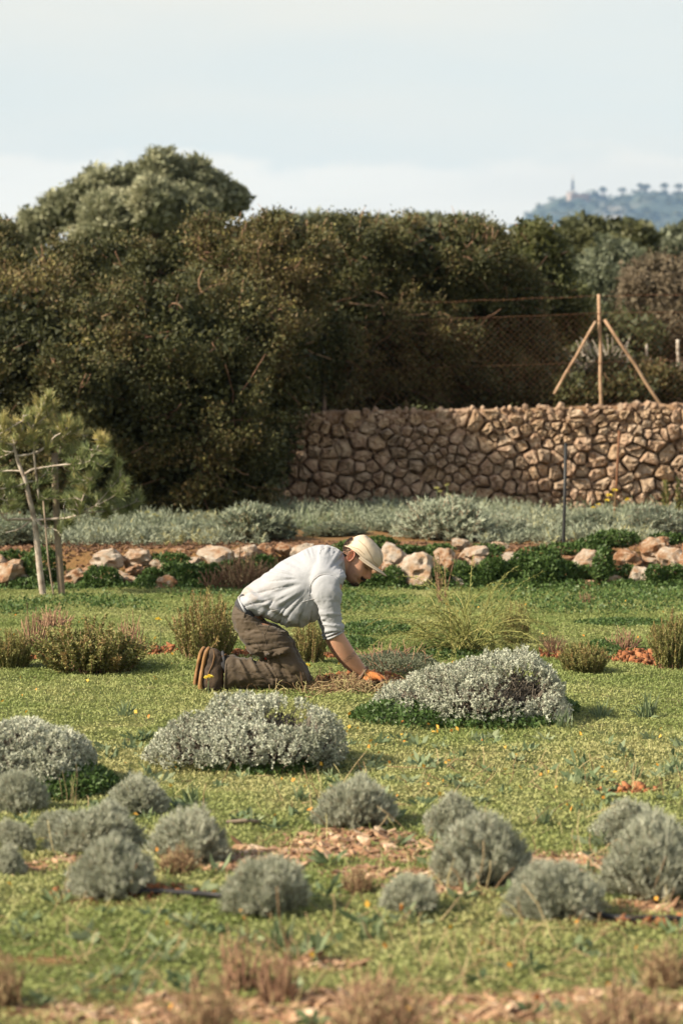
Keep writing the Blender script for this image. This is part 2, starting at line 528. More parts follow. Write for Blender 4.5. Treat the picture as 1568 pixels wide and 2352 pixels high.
# forest cover of the hill: clumps of crowns
n = 1500
ci = rng.integers(0, len(hx), n); ri = rng.integers(30, 74, n)
cpos = np.stack([hx[ci] + rng.uniform(-4, 4, n), hy[ri] + rng.uniform(-4, 4, n), Zh[ri, ci]], 1)
k = cpos[:, 2] > 60; cpos = cpos[k]; n = len(cpos)
cr = rng.uniform(4, 8.5, n)
P = np.repeat(cpos, 22, 0); d = rand_dirs(n * 22); d[:, 2] = np.abs(d[:, 2])
P = P + d * np.repeat(cr, 22)[:, None] * np.array([1, 1, .8])
g = Geo().leaves(P, rand_dirs(len(P)), 4.5, 4.0, np.clip(np.repeat(rng.random(n) * .6, 22) + rng.normal(0, .1, len(P)), 0, 1), tri=True)
tag(g.build('hill_woodland', M['oak']), 'dark woodland covering the far hazy hill', 'woodland', kind='stuff')

# monument on the hill: tapering stone tower on a plinth, low building beside it
M['pale_stone'] = rough_mat('pale_stone', [(.30, .26, .22), (.42, .37, .31)], .3, .9, .2, .1)
M['pink_wall'] = rough_mat('pink_wall', [(.55, .42, .34), (.62, .50, .42)], .2, .9, .2, .1)
mcol = int(np.argmin(np.abs(hx - (1318 - 784) * HY / F))); mz = float(Zh[:, mcol].max())
mon = empty('monument_tower', (hx[mcol], HY - 12, mz + 3.5), 'tall thin stone monument tower standing alone on the far blue hilltop', 'monument')
def ring_tower(levels, n=8):
    g = Geo()
    th = np.arange(n) * 2 * math.pi / n + math.pi / n
    V = np.concatenate([np.stack([r * np.cos(th), r * np.sin(th), np.full(n, z)], 1) for r, z in levels])
    k = len(levels)
    Q = [(i * n + j, i * n + (j + 1) % n, (i + 1) * n + (j + 1) % n, (i + 1) * n + j) for i in range(k - 1) for j in range(n)]
    V = np.concatenate([V, [[0, 0, levels[-1][1]]]])
    T = [((k - 1) * n + j, (k - 1) * n + (j + 1) % n, k * n) for j in range(n)]
    return g.add(V, Q, T)
ring_tower([(3.6, -18), (3.6, 2.5), (2.9, 2.6), (2.7, 5.5)], 4).build('plinth', M['pale_stone'], mon, False)
ring_tower([(2.1, 5), (2.5, 9), (1.9, 17), (1.5, 22.5)], 8).build('shaft', M['black_plastic'], mon, False)
ring_tower([(.8, 22), (1.0, 25), (1.15, 28.5), (.55, 29.2), (.6, 31), (.1, 31.6)], 8).build('statue', M['pale_stone'], mon)
hb = empty('hilltop_building', (at(1304, 462, HY - 8).x, HY - 22, mz - 5.0), 'small pale pink building beside the monument tower on the far hill', 'building')
def box_geo(x0, x1, y0, y1, z0, z1, g=None):
    g = g or Geo()
    V = [(x, y, z) for z in (z0, z1) for y in (y0, y1) for x in (x0, x1)]
    return g.add(V, [(0, 1, 5, 4), (1, 3, 7, 5), (3, 2, 6, 7), (2, 0, 4, 6), (4, 5, 7, 6), (0, 2, 3, 1)])
box_geo(-3.5, 3.2, -4, 4, -10, 9).build('wall', M['pink_wall'], hb, False)
box_geo(-4, 3.7, -4.5, 4.5, 9, 9.8).build('roof', M['pale_stone'], hb, False)
box_geo(3.2, 34, -3, 5, -10, 6).build('terrace_wall', M['hedge_wood'], hb, False)
# umbrella pines along the crest
def umbrella_pine(px, row, w, base_row):
    col = int(np.argmin(np.abs(hx - (px - 784) * HY / F))); r_i = int(np.argmax(Zh[:, col]))
    base = Vector((hx[col], hy[r_i], Zh[r_i, col] + 3.0))
    t = empty('umbrella_pine', base, None, 'tree', 'umbrella pines on the far crest')
    h = max(base_row - row, 10) * HY / F
    w = w * HY / F
    g = Geo()
    p = np.array([[0, 0, -8], [.3, 0, h * .35], [0, .2, h * .75]])
    g.tubes(p[None], np.array([[1.8, 1.5, 1.2]]), 6)
    for a in np.linspace(0, 6.28, 5)[:-1] + random.random():
        g.tubes(np.array([[[.2, .1, h * .5], [w * .3 * math.cos(a), w * .3 * math.sin(a), h * .8]]]), np.array([[.5, .3]]), 5)
    g.build('trunk', M['bark'], t)
    g = Geo()
    n = 900
    d = rand_dirs(n); d[:, 2] = np.abs(d[:, 2]) * 1.1 - .25
    P = d * np.array([w / 2, w / 2, h * .42]) * (rng.random((n, 1)) ** .3) + np.array([0, 0, h * .66])
    g.leaves(P, rand_dirs(n), 1.8, 1.5, rng.random(n))
    g.build('crown', M['oak'], t)
    return t
UP = [(1393, 434, 17, 'round umbrella pine on the far crest, first one right of the monument'), (1434, 441, 20, 'low wide umbrella pine on the far crest, second right of the monument'),
      (1466, 440, 13, 'small umbrella pine on the far crest, third right of the monument'), (1491, 433, 20, 'broad umbrella pine on the far crest, fourth right of the monument'),
      (1520, 432, 19, 'umbrella pine on the far crest, fifth right of the monument'), (1553, 433, 22, 'flat umbrella pine on the far crest nearest the right edge')]
for (px, row, w, lab) in UP:
    umbrella_pine(px, row, w, float(np.interp(px, [1370, 1450, 1568], [454, 452, 448])))['label'] = lab

# ------------------------------------------------------------------ stone retaining wall
WX0, WX1, WY = -1.35, 9.0, 25.0
wall = empty('stone_retaining_wall', (0, WY, TERR), 'rough fieldstone retaining wall with earthy mortar along its top', 'wall')
g = Geo()
cxs = np.arange(WX0, WX1 + .01, .08); czs = np.linspace(0, 1, 15)
X, T_ = np.meshgrid(cxs, czs)
Zw = .12 + (wall_top(X) - .12) * T_
mort = sstep(.66, .80, (Zw - TERR) / (wall_top(X) - TERR) + (fbm(np.stack([X * 2.2, Zw * 2, 0 * X], -1), 3, 31) - .5) * .5)
Yw = WY + .15 - .12 * mort + (fbm(np.stack([X * 7, Zw * 7, 0 * X], -1), 3, 33) - .5) * .05 * (0.4 + mort) + (fbm(np.stack([X * 19, Zw * 19, 0 * X], -1), 2, 37) - .5) * .05 * mort
n0 = X.size
idx = np.arange(n0).reshape(X.shape)
V = np.stack([X, Yw - WY, Zw - TERR], -1).reshape(-1, 3)
Qs = np.stack([idx[:-1, :-1], idx[:-1, 1:], idx[1:, 1:], idx[1:, :-1]], -1).reshape(-1, 4)
# top of the wall and its back
topr = idx[-1]
jit = (fbm(np.stack([cxs * 6, 0 * cxs, 0 * cxs], -1), 3, 35) - .5) * .09
Vt = np.stack([cxs, np.full_like(cxs, .62), wall_top(cxs) + jit - TERR], 1)
Vb = Vt.copy(); Vb[:, 2] = 0
k = len(cxs)
V = np.concatenate([V, Vt, Vb])
Qt = np.stack([topr[:-1], topr[1:], n0 + np.arange(1, k), n0 + np.arange(k - 1)], -1)
Qb = np.stack([n0 + np.arange(k - 1), n0 + np.arange(1, k), n0 + k + np.arange(1, k), n0 + k + np.arange(k - 1)], -1)
g.add(V, np.concatenate([Qs, Qt, Qb]))
g.build('mortar_core', M['mortar'], wall)
# stones: relaxed random cells, each cell one rounded stone
def clip_poly(poly, p, n):
    out = []
    for i in range(len(poly)):
        a, b2 = poly[i], poly[(i + 1) % len(poly)]
        da, db = np.dot(a - p, n), np.dot(b2 - p, n)
        if da <= 0: out.append(a)
        if da * db < 0: out.append(a + (b2 - a) * (da / (da - db)))
    return out
def cells(pts, x0, x1, z0, z1):
    res = []
    for i, p in enumerate(pts):
        d = np.linalg.norm(pts - p, axis=1)
        poly = [np.array(q) for q in ((x0, z0), (x1, z0), (x1, z1), (x0, z1))]
        for j in np.argsort(d)[1:22]:
            q = pts[j]
            poly = clip_poly(poly, (p + q) / 2, (q - p) / d[j])
            if len(poly) < 3: break
        res.append(poly)
    return res
SX0, SX1 = -1.0, 7.2
r2 = np.random.default_rng(5)
pts = np.column_stack([r2.uniform(SX0, SX1, 530), r2.uniform(0, 1.08, 530)])
# uneven stone sizes: fewer, larger cells here and there
for it in range(1):
    cs = cells(pts * np.array([1, 1.12]), SX0, SX1, 0, 1.08 * 1.12)
    pts = np.array([np.mean(c, 0) / np.array([1, 1.12]) if len(c) > 2 else p for c, p in zip(cs, pts)]) * .75 + pts * .25
cs = cells(pts * np.array([1, 1.12]), SX0, SX1, 0, 1.08 * 1.12)
stone_mats = [rough_mat('wall_stone', [(.15, .095, .06), (.30, .205, .14), (.48, .37, .265)], 7, .9, 1.0, .02, bscale=26),
              rough_mat('wall_stone_grey', [(.15, .105, .07), (.29, .215, .15), (.50, .40, .30)], 9, .9, 1.0, .02, bscale=30),
              rough_mat('wall_stone_tan', [(.20, .13, .08), (.32, .22, .14), (.42, .32, .22)], 7, .9, 1.0, .02, bscale=26)]
outer = [Geo(), Geo(), Geo()]
for ci, poly in enumerate(cs):
    poly = [q / np.array([1, 1.12]) for q in poly]
    if len(poly) < 4: continue
    P2 = np.array(poly)
    c0 = P2.mean(0)
    hrel = c0[1] / (wall_top(c0[0]) - TERR)
    top_zone = hrel > .74 + .12 * math.sin(c0[0] * 2.3)
    if c0[1] > wall_top(c0[0]) - TERR - .05: continue
    if top_zone and r2.random() < .0: continue
    # Chaikin corner cutting
    Pn = []
    for i in range(len(P2)):
        a, b2 = P2[i], P2[(i + 1) % len(P2)]
        Pn += [a * .86 + b2 * .14, a * .14 + b2 * .86]
    P2 = np.array(Pn) - c0
    ext = np.abs(P2).max()
    shrink = (1 - .005 / max(ext, .03)) * (r2.uniform(.75, 1.0) if top_zone else r2.uniform(.95, 1.05))
    P2 = P2 * shrink
    P2 = P2 * (1 + r2.uniform(-.10, .07, (len(P2), 1)))
    n = len(P2)
    dep = r2.uniform(.045, .12) * (.55 if top_zone else 1)
    tilt = r2.uniform(-.45, .45, 2)
    rings = []
    for sc_, yy in ((.9, .15), (1.0, .01), (.95, -dep * .62), (.72, -dep * .98), (.3, -dep * 1.02)):
        R = P2 * sc_
        y_ = yy + (R[:, 0] * tilt[0] + R[:, 1] * tilt[1] if yy < 0.02 else 0) + r2.uniform(-.02, .02, n)
        rings.append(np.column_stack([R[:, 0], y_, R[:, 1]]))
    V = np.concatenate(rings + [[[0, -dep * 1.02, 0]]])
    Q = [(i * n + j, i * n + (j + 1) % n, (i + 1) * n + (j + 1) % n, (i + 1) * n + j) for i in range(4) for j in range(n)]
    T = [(4 * n + j, 4 * n + (j + 1) % n, 5 * n) for j in range(n)]
    g = Geo().add(V, Q, T)
    mt = stone_mats[2] if (top_zone and r2.random() < .75) else stone_mats[int(r2.random() < .4)] if r2.random() < .88 else stone_mats[2]
    if c0[0] > 3.8:      # past the edge of the picture: one joined part per stone kind
        outer[stone_mats.index(mt)].add(V + np.array([c0[0], r2.uniform(-.02, .03), c0[1]]), Q, T)
        continue
    g.build('stone', mt, wall, False, (c0[0], r2.uniform(-.02, .03), c0[1]))

for og, mt in zip(outer, stone_mats):
    if og.n: tag(og.build('outer_stones', mt, wall, False), kind='stuff')
# small wedging stones in the joints and rubble bedded in the top of the wall
corners = np.array([q / np.array([1, 1.12]) for poly in cs for q in poly if len(poly) > 3])
corners = corners[r2.random(len(corners)) < .6]
corners = corners[(corners[:, 1] > .02) & (corners[:, 1] < 1.0)]
extra = np.column_stack([r2.uniform(SX0, SX1, 660), np.zeros(660)])
extra[:, 1] = wall_top(extra[:, 0]) - TERR - r2.uniform(-.015, .16, 660)
cp = np.concatenate([corners, extra])
import bmesh
_bm = bmesh.new(); bmesh.ops.create_icosphere(_bm, subdivisions=1, radius=1.0)
IV1 = np.array([v.co[:] for v in _bm.verts]); IT1 = np.array([[v.index for v in f.verts] for f in _bm.faces]); _bm.free()
g = Geo()
for q, (px_, pz_) in enumerate(cp):
    rr_ = r2.uniform(.016, .036) * (1.25 if q >= len(corners) else 1)
    Vp = IV1 * r2.uniform(.65, 1.25, (len(IV1), 1)) * rr_ * r2.uniform(.7, 1.3, 3)
    g.add(Vp + np.array([px_, r2.uniform(-.005, .05) if q < len(corners) else r2.uniform(-.01, .03), pz_]), None, IT1)
tag(g.build('wedging_stones', stone_mats[0], wall, False), kind='stuff')

# ------------------------------------------------------------------ low border of rocks between lawn and terrace
m, nt, b, out = new_mat('limestone')
oi = nt.nodes.new('ShaderNodeObjectInfo')
tcn = nt.nodes.new('ShaderNodeTexCoord')
vadd = nt.nodes.new('ShaderNodeVectorMath'); vadd.operation = 'MULTIPLY_ADD'
nt.links.new(oi.outputs['Random'], vadd.inputs[0]); vadd.inputs[1].default_value = (37, 21, 13); nt.links.new(tcn.outputs['Object'], vadd.inputs[2])
n1 = noise(nt, 2.2, 5, .6, vec=vadd.outputs[0]); n2 = noise(nt, 14, 6, .7, vec=vadd.outputs[0])
ad = nt.nodes.new('ShaderNodeMath'); ad.operation = 'MULTIPLY_ADD'
nt.links.new(oi.outputs['Random'], ad.inputs[0]); ad.inputs[1].default_value = .34; nt.links.new(n1.outputs['Fac'], ad.inputs[2])
rr = ramp(nt, [(.38, (.22, .10, .045)), (.52, (.40, .21, .11)), (.64, (.52, .36, .24)), (.80, (.62, .53, .43)), (.95, (.66, .60, .52))])
nt.links.new(ad.outputs[0], rr.inputs[0])
nt.links.new(rr.outputs[0], b.inputs['Base Color']); b.inputs['Roughness'].default_value = .9; b.inputs['Specular IOR Level'].default_value = .2
bump(nt, b, n2.outputs['Fac'], .9, .06)
M['limestone'] = m
def ico(sub=3):
    import bmesh
    bm = bmesh.new()
    bmesh.ops.create_icosphere(bm, subdivisions=sub, radius=1.0)
    V = np.array([v.co[:] for v in bm.verts]); T = np.array([[v.index for v in f.verts] for f in bm.faces])
    bm.free()
    return V, T
IV, IT = ico(3)
rock_meshes = []
for s_ in range(8):
    V = IV.copy()
    d = unit(V)
    # facets: cut by random planes, then pits
    rr_ = np.ones(len(V))
    for q in range(17):
        nrm = unit(r2.normal(size=3)); off = r2.uniform(.62, .9)
        dn = d @ nrm
        rr_ = np.minimum(rr_, np.where(dn > .05, off / np.maximum(dn, .05), 9))
    rr_ = np.minimum(rr_, 1.05)
    rr_ = rr_ * (1 + (fbm(d * 2.2 + s_ * 7, 3, 40 + s_) - .5) * .45 + (fbm(d * 7 + s_, 3, 60 + s_) - .5) * .34)
    pit = np.clip(.40 - fbm(d * 3.2 + s_ * 3, 2, 80 + s_), 0, 1) * .7
    V = d * (rr_ - pit)[:, None]
    rock_meshes.append(Geo().add(V, None, IT).mesh('rock', M['limestone'], False))
border = empty('rock_border', (0, 18.6, 0), 'low loose border of cream and orange limestone rocks along the lawn edge', 'rock border')
ROCK = [(18, 1326, 36, 30), (258, 1288, 33, 20), (318, 1283, 32, 21), (312, 1311, 22, 12), (272, 1323, 19, 12), (306, 1338, 21, 14), (382, 1342, 25, 21), (366, 1300, 21, 13),
        (128, 1322, 20, 14), (182, 1330, 26, 18), (205, 1310, 20, 10), (440, 1296, 30, 12), (508, 1282, 40, 24), (560, 1276, 30, 20), (420, 1268, 22, 8), (600, 1268, 26, 14), (650, 1262, 22, 12),
        (222, 1338, 20, 12), (700, 1268, 30, 18), (740, 1285, 26, 20), (845, 1318, 30, 24), (902, 1282, 28, 28), (962, 1308, 41, 38), (948, 1335, 36, 16), (1028, 1290, 25, 26), (1025, 1315, 18, 22), (1092, 1276, 38, 20),
        (1104, 1299, 27, 18), (1172, 1284, 23, 15), (1056, 1249, 18, 12), (1150, 1252, 20, 7), (1205, 1298, 14, 7), (1290, 1283, 24, 9), (1345, 1290, 36, 20), (1436, 1289, 33, 26), (1503, 1259, 36, 22),
        (1548, 1288, 32, 27), (1492, 1292, 28, 11), (1410, 1333, 28, 13), (1470, 1328, 22, 22), (1338, 1346, 36, 9), (1575, 1300, 26, 26), (1050, 1335, 20, 14), (60, 1335, 20, 16), (110, 1352, 16, 9), (880, 1312, 22, 22), (1600, 1265, 30, 22),
        (-20, 1300, 30, 26), (-60, 1325, 34, 26), (1640, 1318, 34, 28)]
for i, (px, py, hw, hh) in enumerate(ROCK):
    Yr = 18.55 + (1345 - (py + hh)) * .006 + r2.uniform(-.03, .03)
    p = at(px, py, Yr)
    o = bpy.data.objects.new('rock', rock_meshes[i % 8])
    C.objects.link(o); o.parent = border
    o.location = p - border.location
    s = Yr / F
    o.scale = (hw * s * 1.38, .5 * (hw + hh) * s * 1.3, hh * s * 1.42)
    o.rotation_euler = (r2.uniform(-.3, .3), r2.uniform(-.35, .35), r2.choice([0, 3.14]) + r2.uniform(-.4, .4))
# ------------------------------------------------------------------ grass and ground cover
def lawn_points(n, y0=5.0, y1=18.95):
    u = rng.random(n)
    wa, wb = .30 * y0 + 2.0, .30 * y1 + 2.0
    y = (np.sqrt(wa ** 2 + u * (wb ** 2 - wa ** 2)) - 2.0) / .30
    x = (rng.random(n) - .5) * (.30 * y + 2.0)
    return x, y
def drop(x, y):
    return np.stack([x, y, ground_h(x, y)], 1)
x, y = lawn_points(720000)
red, chip = soil_masks(x, y)
cl = fbm(np.stack([x * 1.6, y * 1.6, 0 * x], -1), 3, 51)
fine = fbm(np.stack([x * 9, y * 9, 0 * x], -1), 2, 57)
keep = rng.random(len(x)) < (1 - .93 * red) * (1 - .86 * chip) * np.clip(.35 + fine * 1.1, .3, 1)
x, y, cl, fine = x[keep], y[keep], cl[keep], fine[keep]
N = len(x)
P = drop(x, y)
hgt = .005 + .038 * np.clip(fine - .35, 0, 1) * np.clip(cl * 1.8 - .3, .2, 1.2)
P[:, 2] += hgt * rng.random(N)
D = rng.normal(size=(N, 3)) * .8; D[:, 2] = np.abs(D[:, 2]) * .6 + .18; D = unit(D)
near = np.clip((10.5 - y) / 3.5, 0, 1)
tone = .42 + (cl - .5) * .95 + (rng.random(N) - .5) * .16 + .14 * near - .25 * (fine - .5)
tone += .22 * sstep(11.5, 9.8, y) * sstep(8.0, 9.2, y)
g = Geo()
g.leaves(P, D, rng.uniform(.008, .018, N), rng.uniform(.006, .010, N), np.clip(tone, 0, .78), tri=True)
# blades of grass between the leaves
x, y = lawn_points(52000)
red, chip = soil_masks(x, y)
cl = fbm(np.stack([x * 1.1, y * 1.1, 0 * x + 5], -1), 3, 71)
keep = rng.random(len(x)) < (1 - .9 * red) * (1 - .75 * chip) * np.clip(cl * 2 - .55, .05, 1)
x, y, cl = x[keep], y[keep], cl[keep]
N = len(x)
D = rng.normal(size=(N, 3)) * .45; D[:, 2] = 1; D = unit(D)
g.blades(drop(x, y), D, rng.uniform(.025, .065, N), .0035, np.clip(.4 + rng.normal(size=N) * .2, 0, 1), rng.uniform(.1, .6, N))
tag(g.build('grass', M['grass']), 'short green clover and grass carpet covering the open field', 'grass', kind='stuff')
# orange and yellow flecks: fallen leaves and tiny flowers in the lawn
x, y = lawn_points(2600, 5, 17)
w = fbm(np.stack([x * .7, y * .7, 0 * x], -1), 2, 77)
keep = rng.random(len(x)) < np.clip(w * 2.4 - .8, .05, 1) * np.where((y > 8) & (y < 11.2), 1, .3)
x, y = x[keep], y[keep]; N = len(x)
g = Geo()
P = drop(x, y); P[:, 2] += rng.uniform(.012, .04, N)
g.leaves(P, unit(rng.normal(size=(N, 3)) + [0, -.3, .4]), rng.uniform(.012, .026, N), rng.uniform(.01, .02, N), rng.random(N))
tag(g.build('fallen_flecks', M['fleck']), 'orange and yellow fallen leaves and florets scattered over the lawn', 'fallen leaves', kind='stuff')

# wood chips, pebbles and crumbs of soil
def scatter_boxes(P, size, v):
    N = len(P)
    cube = np.array([[a, b_, c] for c in (-1, 1) for b_ in (-1, 1) for a in (-1, 1)], float)
    V = cube[None] * (1 + rng.uniform(-.35, .35, (N, 8, 3)))
    V = V * size[:, None, :]
    ang = rng.uniform(0, 6.28, N); ca, sa = np.cos(ang), np.sin(ang)
    x_ = V[..., 0] * ca[:, None] - V[..., 1] * sa[:, None]; y_ = V[..., 0] * sa[:, None] + V[..., 1] * ca[:, None]
    tl = rng.normal(size=(N, 1)) * .35
    V = np.stack([x_, y_, V[..., 2] + x_ * tl], -1) + P[:, None]
    q = np.array([(0, 1, 5, 4), (1, 3, 7, 5), (3, 2, 6, 7), (2, 0, 4, 6), (4, 5, 7, 6), (0, 2, 3, 1)])
    Q = (np.arange(N)[:, None, None] * 8 + q[None]).reshape(-1, 4)
    return V.reshape(-1, 3), Q, np.repeat(v, 8)
x, y = lawn_points(60000, 5, 9.6)
red, chip = soil_masks(x, y)
keep = rng.random(len(x)) < chip * .8
x, y = x[keep], y[keep]; N = len(x)
big = rng.random(N) ** 5
size = np.stack([.006 + .020 * big, .004 + .009 * big, .002 + .004 * big], 1) * rng.uniform(.7, 1.3, (N, 1))
P = drop(x, y); P[:, 2] += size[:, 2] * .8
g = Geo(); g.add(*scatter_boxes(P, size, np.clip(rng.normal(.48, .24, N), 0, 1))[:2], None, v=np.repeat(np.clip(rng.normal(.5, .25, N), 0, 1), 8))
tag(g.build('wood_chip_mulch', M['chips'], smooth=False), 'reddish wood chips and pebbles mulching the bare beds', 'mulch', kind='stuff')
x, y = lawn_points(130000, 6.5, 17.5)
red, chip = soil_masks(x, y)
keep = rng.random(len(x)) < red * .8
x, y = x[keep], y[keep]; N = len(x)
big = rng.random(N) ** 4
size = (.004 + .014 * big)[:, None] * rng.uniform(.6, 1.2, (N, 3))
P = drop(x, y); P[:, 2] += size[:, 2] * .5 + .01 * rng.random(N)
g = Geo(); V, Q, vv = scatter_boxes(P, size, rng.random(N)); g.add(V, Q, None, vv)
tag(g.build('red_soil_clods', M['clod']), 'crumbly red-brown soil clods in the dug bare patches', 'soil', kind='stuff')
# terrace litter: brown bark crumbs on the bank behind the rocks
N = 5500
x = rng.uniform(-3.4, 3.4, N); y = rng.uniform(18.8, 20.0, N)
size = (.006 + .009 * rng.random(N) ** 2)[:, None] * np.array([1.3, 1, .5])
P = drop(x, y); P[:, 2] += .004
g = Geo(); V, Q, vv = scatter_boxes(P, size, np.clip(rng.normal(.08, .12, N), 0, 1)); g.add(V, Q, None, vv)
tag(g.build('bark_litter', M['chips'], smooth=False), 'brown bark litter on the bank behind the border rocks', 'mulch', kind='stuff')

# green clover cushions hanging over the border rocks
CLUMP = [(100, 1300, 45, 45), (62, 1345, 50, 18), (175, 1355, 70, 14), (235, 1332, 45, 32), (215, 1350, 50, 16), (282, 1352, 30, 14), (335, 1342, 28, 20), (352, 1322, 22, 18), (395, 1288, 40, 18), (432, 1322, 45, 28), (440, 1348, 60, 12), (400, 1305, 30, 14), (360, 1284, 20, 10),
         (480, 1320, 45, 26), (540, 1310, 45, 26), (600, 1300, 40, 26), (800, 1330, 60, 22), (860, 1338, 55, 20), (905, 1330, 26, 30), (1000, 1330, 36, 28), (1060, 1318, 36, 26), (1080, 1330, 60, 18), (1130, 1312, 44, 30), (1175, 1312, 50, 24), (1210, 1300, 42, 36), (1245, 1312, 48, 40), (1290, 1315, 40, 28), (1265, 1285, 22, 22), (1335, 1318, 36, 18),
         (1385, 1300, 24, 44), (1440, 1318, 30, 20), (1440, 1345, 60, 12), (1500, 1325, 24, 28), (1545, 1322, 30, 24), (1000, 1275, 30, 14), (1010, 1262, 36, 12), (1120, 1262, 40, 12), (1130, 1280, 26, 18), (1310, 1262, 90, 14), (1360, 1252, 50, 14), (1410, 1238, 60, 20), (1530, 1238, 44, 14), (820, 1262, 60, 20), (870, 1250, 46, 18),
         (940, 1262, 40, 10), (480, 1345, 70, 14), (620, 1335, 60, 18), (700, 1330, 60, 18), (1240, 1342, 120, 12), (1560, 1345, 60, 12), (960, 1350, 60, 10), (30, 1280, 40, 16), (-50, 1350, 60, 20)]
g = Geo()
for (px, py, hw, hh) in CLUMP:
    Yr = 18.5 + (1350 - (py + hh)) * .006
    c = np.array(at(px, py, Yr)); s = Yr / F
    n = int(hw * hh * .75) + 60
    d = rand_dirs(n); d[:, 1] = -np.abs(d[:, 1]) * np.where(rng.random(n) < .8, 1, -1)
    rad = np.array([hw * s, .4 * (hw * .6 + hh) * s, hh * s])
    lump = .75 + .5 * fbm(d * 2.5 + px, 2, 91)
    P = c + d * rad * lump[:, None] * rng.uniform(.75, 1.02, (n, 1))
    P[:, 2] = np.maximum(P[:, 2], ground_h(P[:, 0], P[:, 1]) + .005)
    D = unit(rng.normal(size=(n, 3)) * .8 + np.array([0, -.2, .35]) + d * .3)
    g.leaves(P, D, rng.uniform(.018, .034, n), rng.uniform(.016, .028, n), np.clip(rng.normal(.5, .25, n) + (lump - 1) * .8, 0, 1), tri=True)
# low fringe of clover where the lawn meets the bank
N = 26000
x = rng.uniform(-3.4, 3.4, N); y = rng.uniform(16.2, 18.7, N) + .3 * np.sin(x * 3)
w = fbm(np.stack([x * 1.3, y * .9, 0 * x], -1), 3, 95)
keep = rng.random(N) < np.clip((w - .45) * 5, 0, 1) + .6 * (y > 18.2)
P = drop(x[keep], y[keep]); P[:, 2] += rng.uniform(.005, .05, len(P))
D = unit(rng.normal(size=P.shape) * .7 + np.array([0, 0, .6]))
g.leaves(P, D, .022, .018, np.clip(rng.normal(.55, .22, len(P)), 0, 1), tri=True)
# clover patches round the mid-field plants and at the feet of the grey mounds
for (px, py, hw, hh, hgt) in [(860, 1440, 85, 16, .06), (800, 1475, 75, 14, .05), (1390, 1490, 45, 10, .05), (1440, 1430, 120, 12, .03), (930, 1650, 130, 20, .09), (1130, 1655, 160, 16, .07), (1250, 1625, 90, 14, .07), (590, 1755, 150, 16, .06), (720, 1745, 70, 10, .05), (120, 1800, 140, 26, .10), (60, 1770, 90, 24, .16), (900, 1530, 60, 10, .04), (1000, 1500, 120, 10, .03)]:
    gx_, gy_ = on_ground(px, py + hh)
    n = int(hw * hh * 1.1) + 100
    ang = rng.uniform(0, 6.28, n); rr_ = np.sqrt(rng.random(n))
    x = gx_ + np.cos(ang) * rr_ * hw * gy_ / F; y = gy_ + .18 + np.sin(ang) * rr_ * .28
    P = drop(x, y); P[:, 2] += hgt * np.sqrt(np.clip(1 - rr_ ** 2, 0, 1)) * rng.uniform(.5, 1.05, n) + .004
    D = unit(rng.normal(size=P.shape) * .7 + np.array([0, -.1, .5]))
    g.leaves(P, D, rng.uniform(.012, .022, n), rng.uniform(.010, .018, n), np.clip(rng.normal(.45, .22, n), 0, 1), tri=True)
tag(g.build('clover_cover', M['clover']), 'dark green clover cushions spilling over the border rocks and round the plants', 'ground cover', kind='stuff')

# long thin grass at the foot of the wall and the hedge
N = 2600
x = np.concatenate([rng.uniform(-3.2, .2, 1300), rng.uniform(-.4, 3.5, 1300)]); y = np.concatenate([rng.uniform(20.6, 22.6, 1300), rng.uniform(22.5, 24.7, 1300)])
w = vnoise(np.stack([x * 2.2, y * 2, 0 * x], -1), 97); keep = w > .42
x, y = x[keep], y[keep]; N = len(x)
D = unit(rng.normal(size=(N, 3)) * .35 + np.array([0, 0, 1.0]))
g = Geo(); g.blades(drop(x, y), D, rng.uniform(.12, .34, N), .006, rng.random(N), rng.uniform(.1, .7, N))
tag(g.build('long_grass', M['blade']), 'long thin grass blades along the foot of the hedge and wall', 'grass', kind='stuff')

# dense grey-green ground cover filling the terrace up to the wall
N = 4200
x = rng.uniform(-4.2, 5.2, N); y = rng.uniform(19.45, 24.6, N)
w = fbm(np.stack([x * 1.4, y * 1.0, 0 * x], -1), 3, 101)
keep = w > .40 + .10 * (y < 19.9)
x, y, w = x[keep], y[keep], w[keep]; N = len(x)
hgt = .07 + .30 * np.clip(w - .38, 0, 1) * rng.uniform(.5, 1.3, N) + .05 * (y > 21)
base = np.repeat(drop(x, y), 9, 0)
D = unit(rng.normal(size=(len(base), 3)) * np.array([.55, .55, .2]) + np.array([0, 0, 1.0]))
Ls = np.repeat(hgt, 9) * rng.uniform(.6, 1.15, len(base))
pts = grow(base, D, Ls, 4, .14)
g = Geo()
tt = .25 + .75 * rng.random((len(base), 6))
P, T = along(pts, tt); P = P.reshape(-1, 3); T = T.reshape(-1, 3)
tone = np.repeat(np.clip(np.repeat(.25 + .6 * fbm(np.stack([x * 2.5, y * 2, 0 * x], -1), 2, 105), 9) + rng.normal(0, .14, len(base)), 0, 1), 6)
g.leaves(P, unit(T + rng.normal(size=P.shape) * .5), rng.uniform(.024, .048, len(P)), .011, np.clip(tone, 0, .95), tri=True)
tag(g.build('terrace_ground_cover', M['seafennel']), 'dense grey-green succulent ground cover filling the terrace below the wall', 'ground cover', kind='stuff')

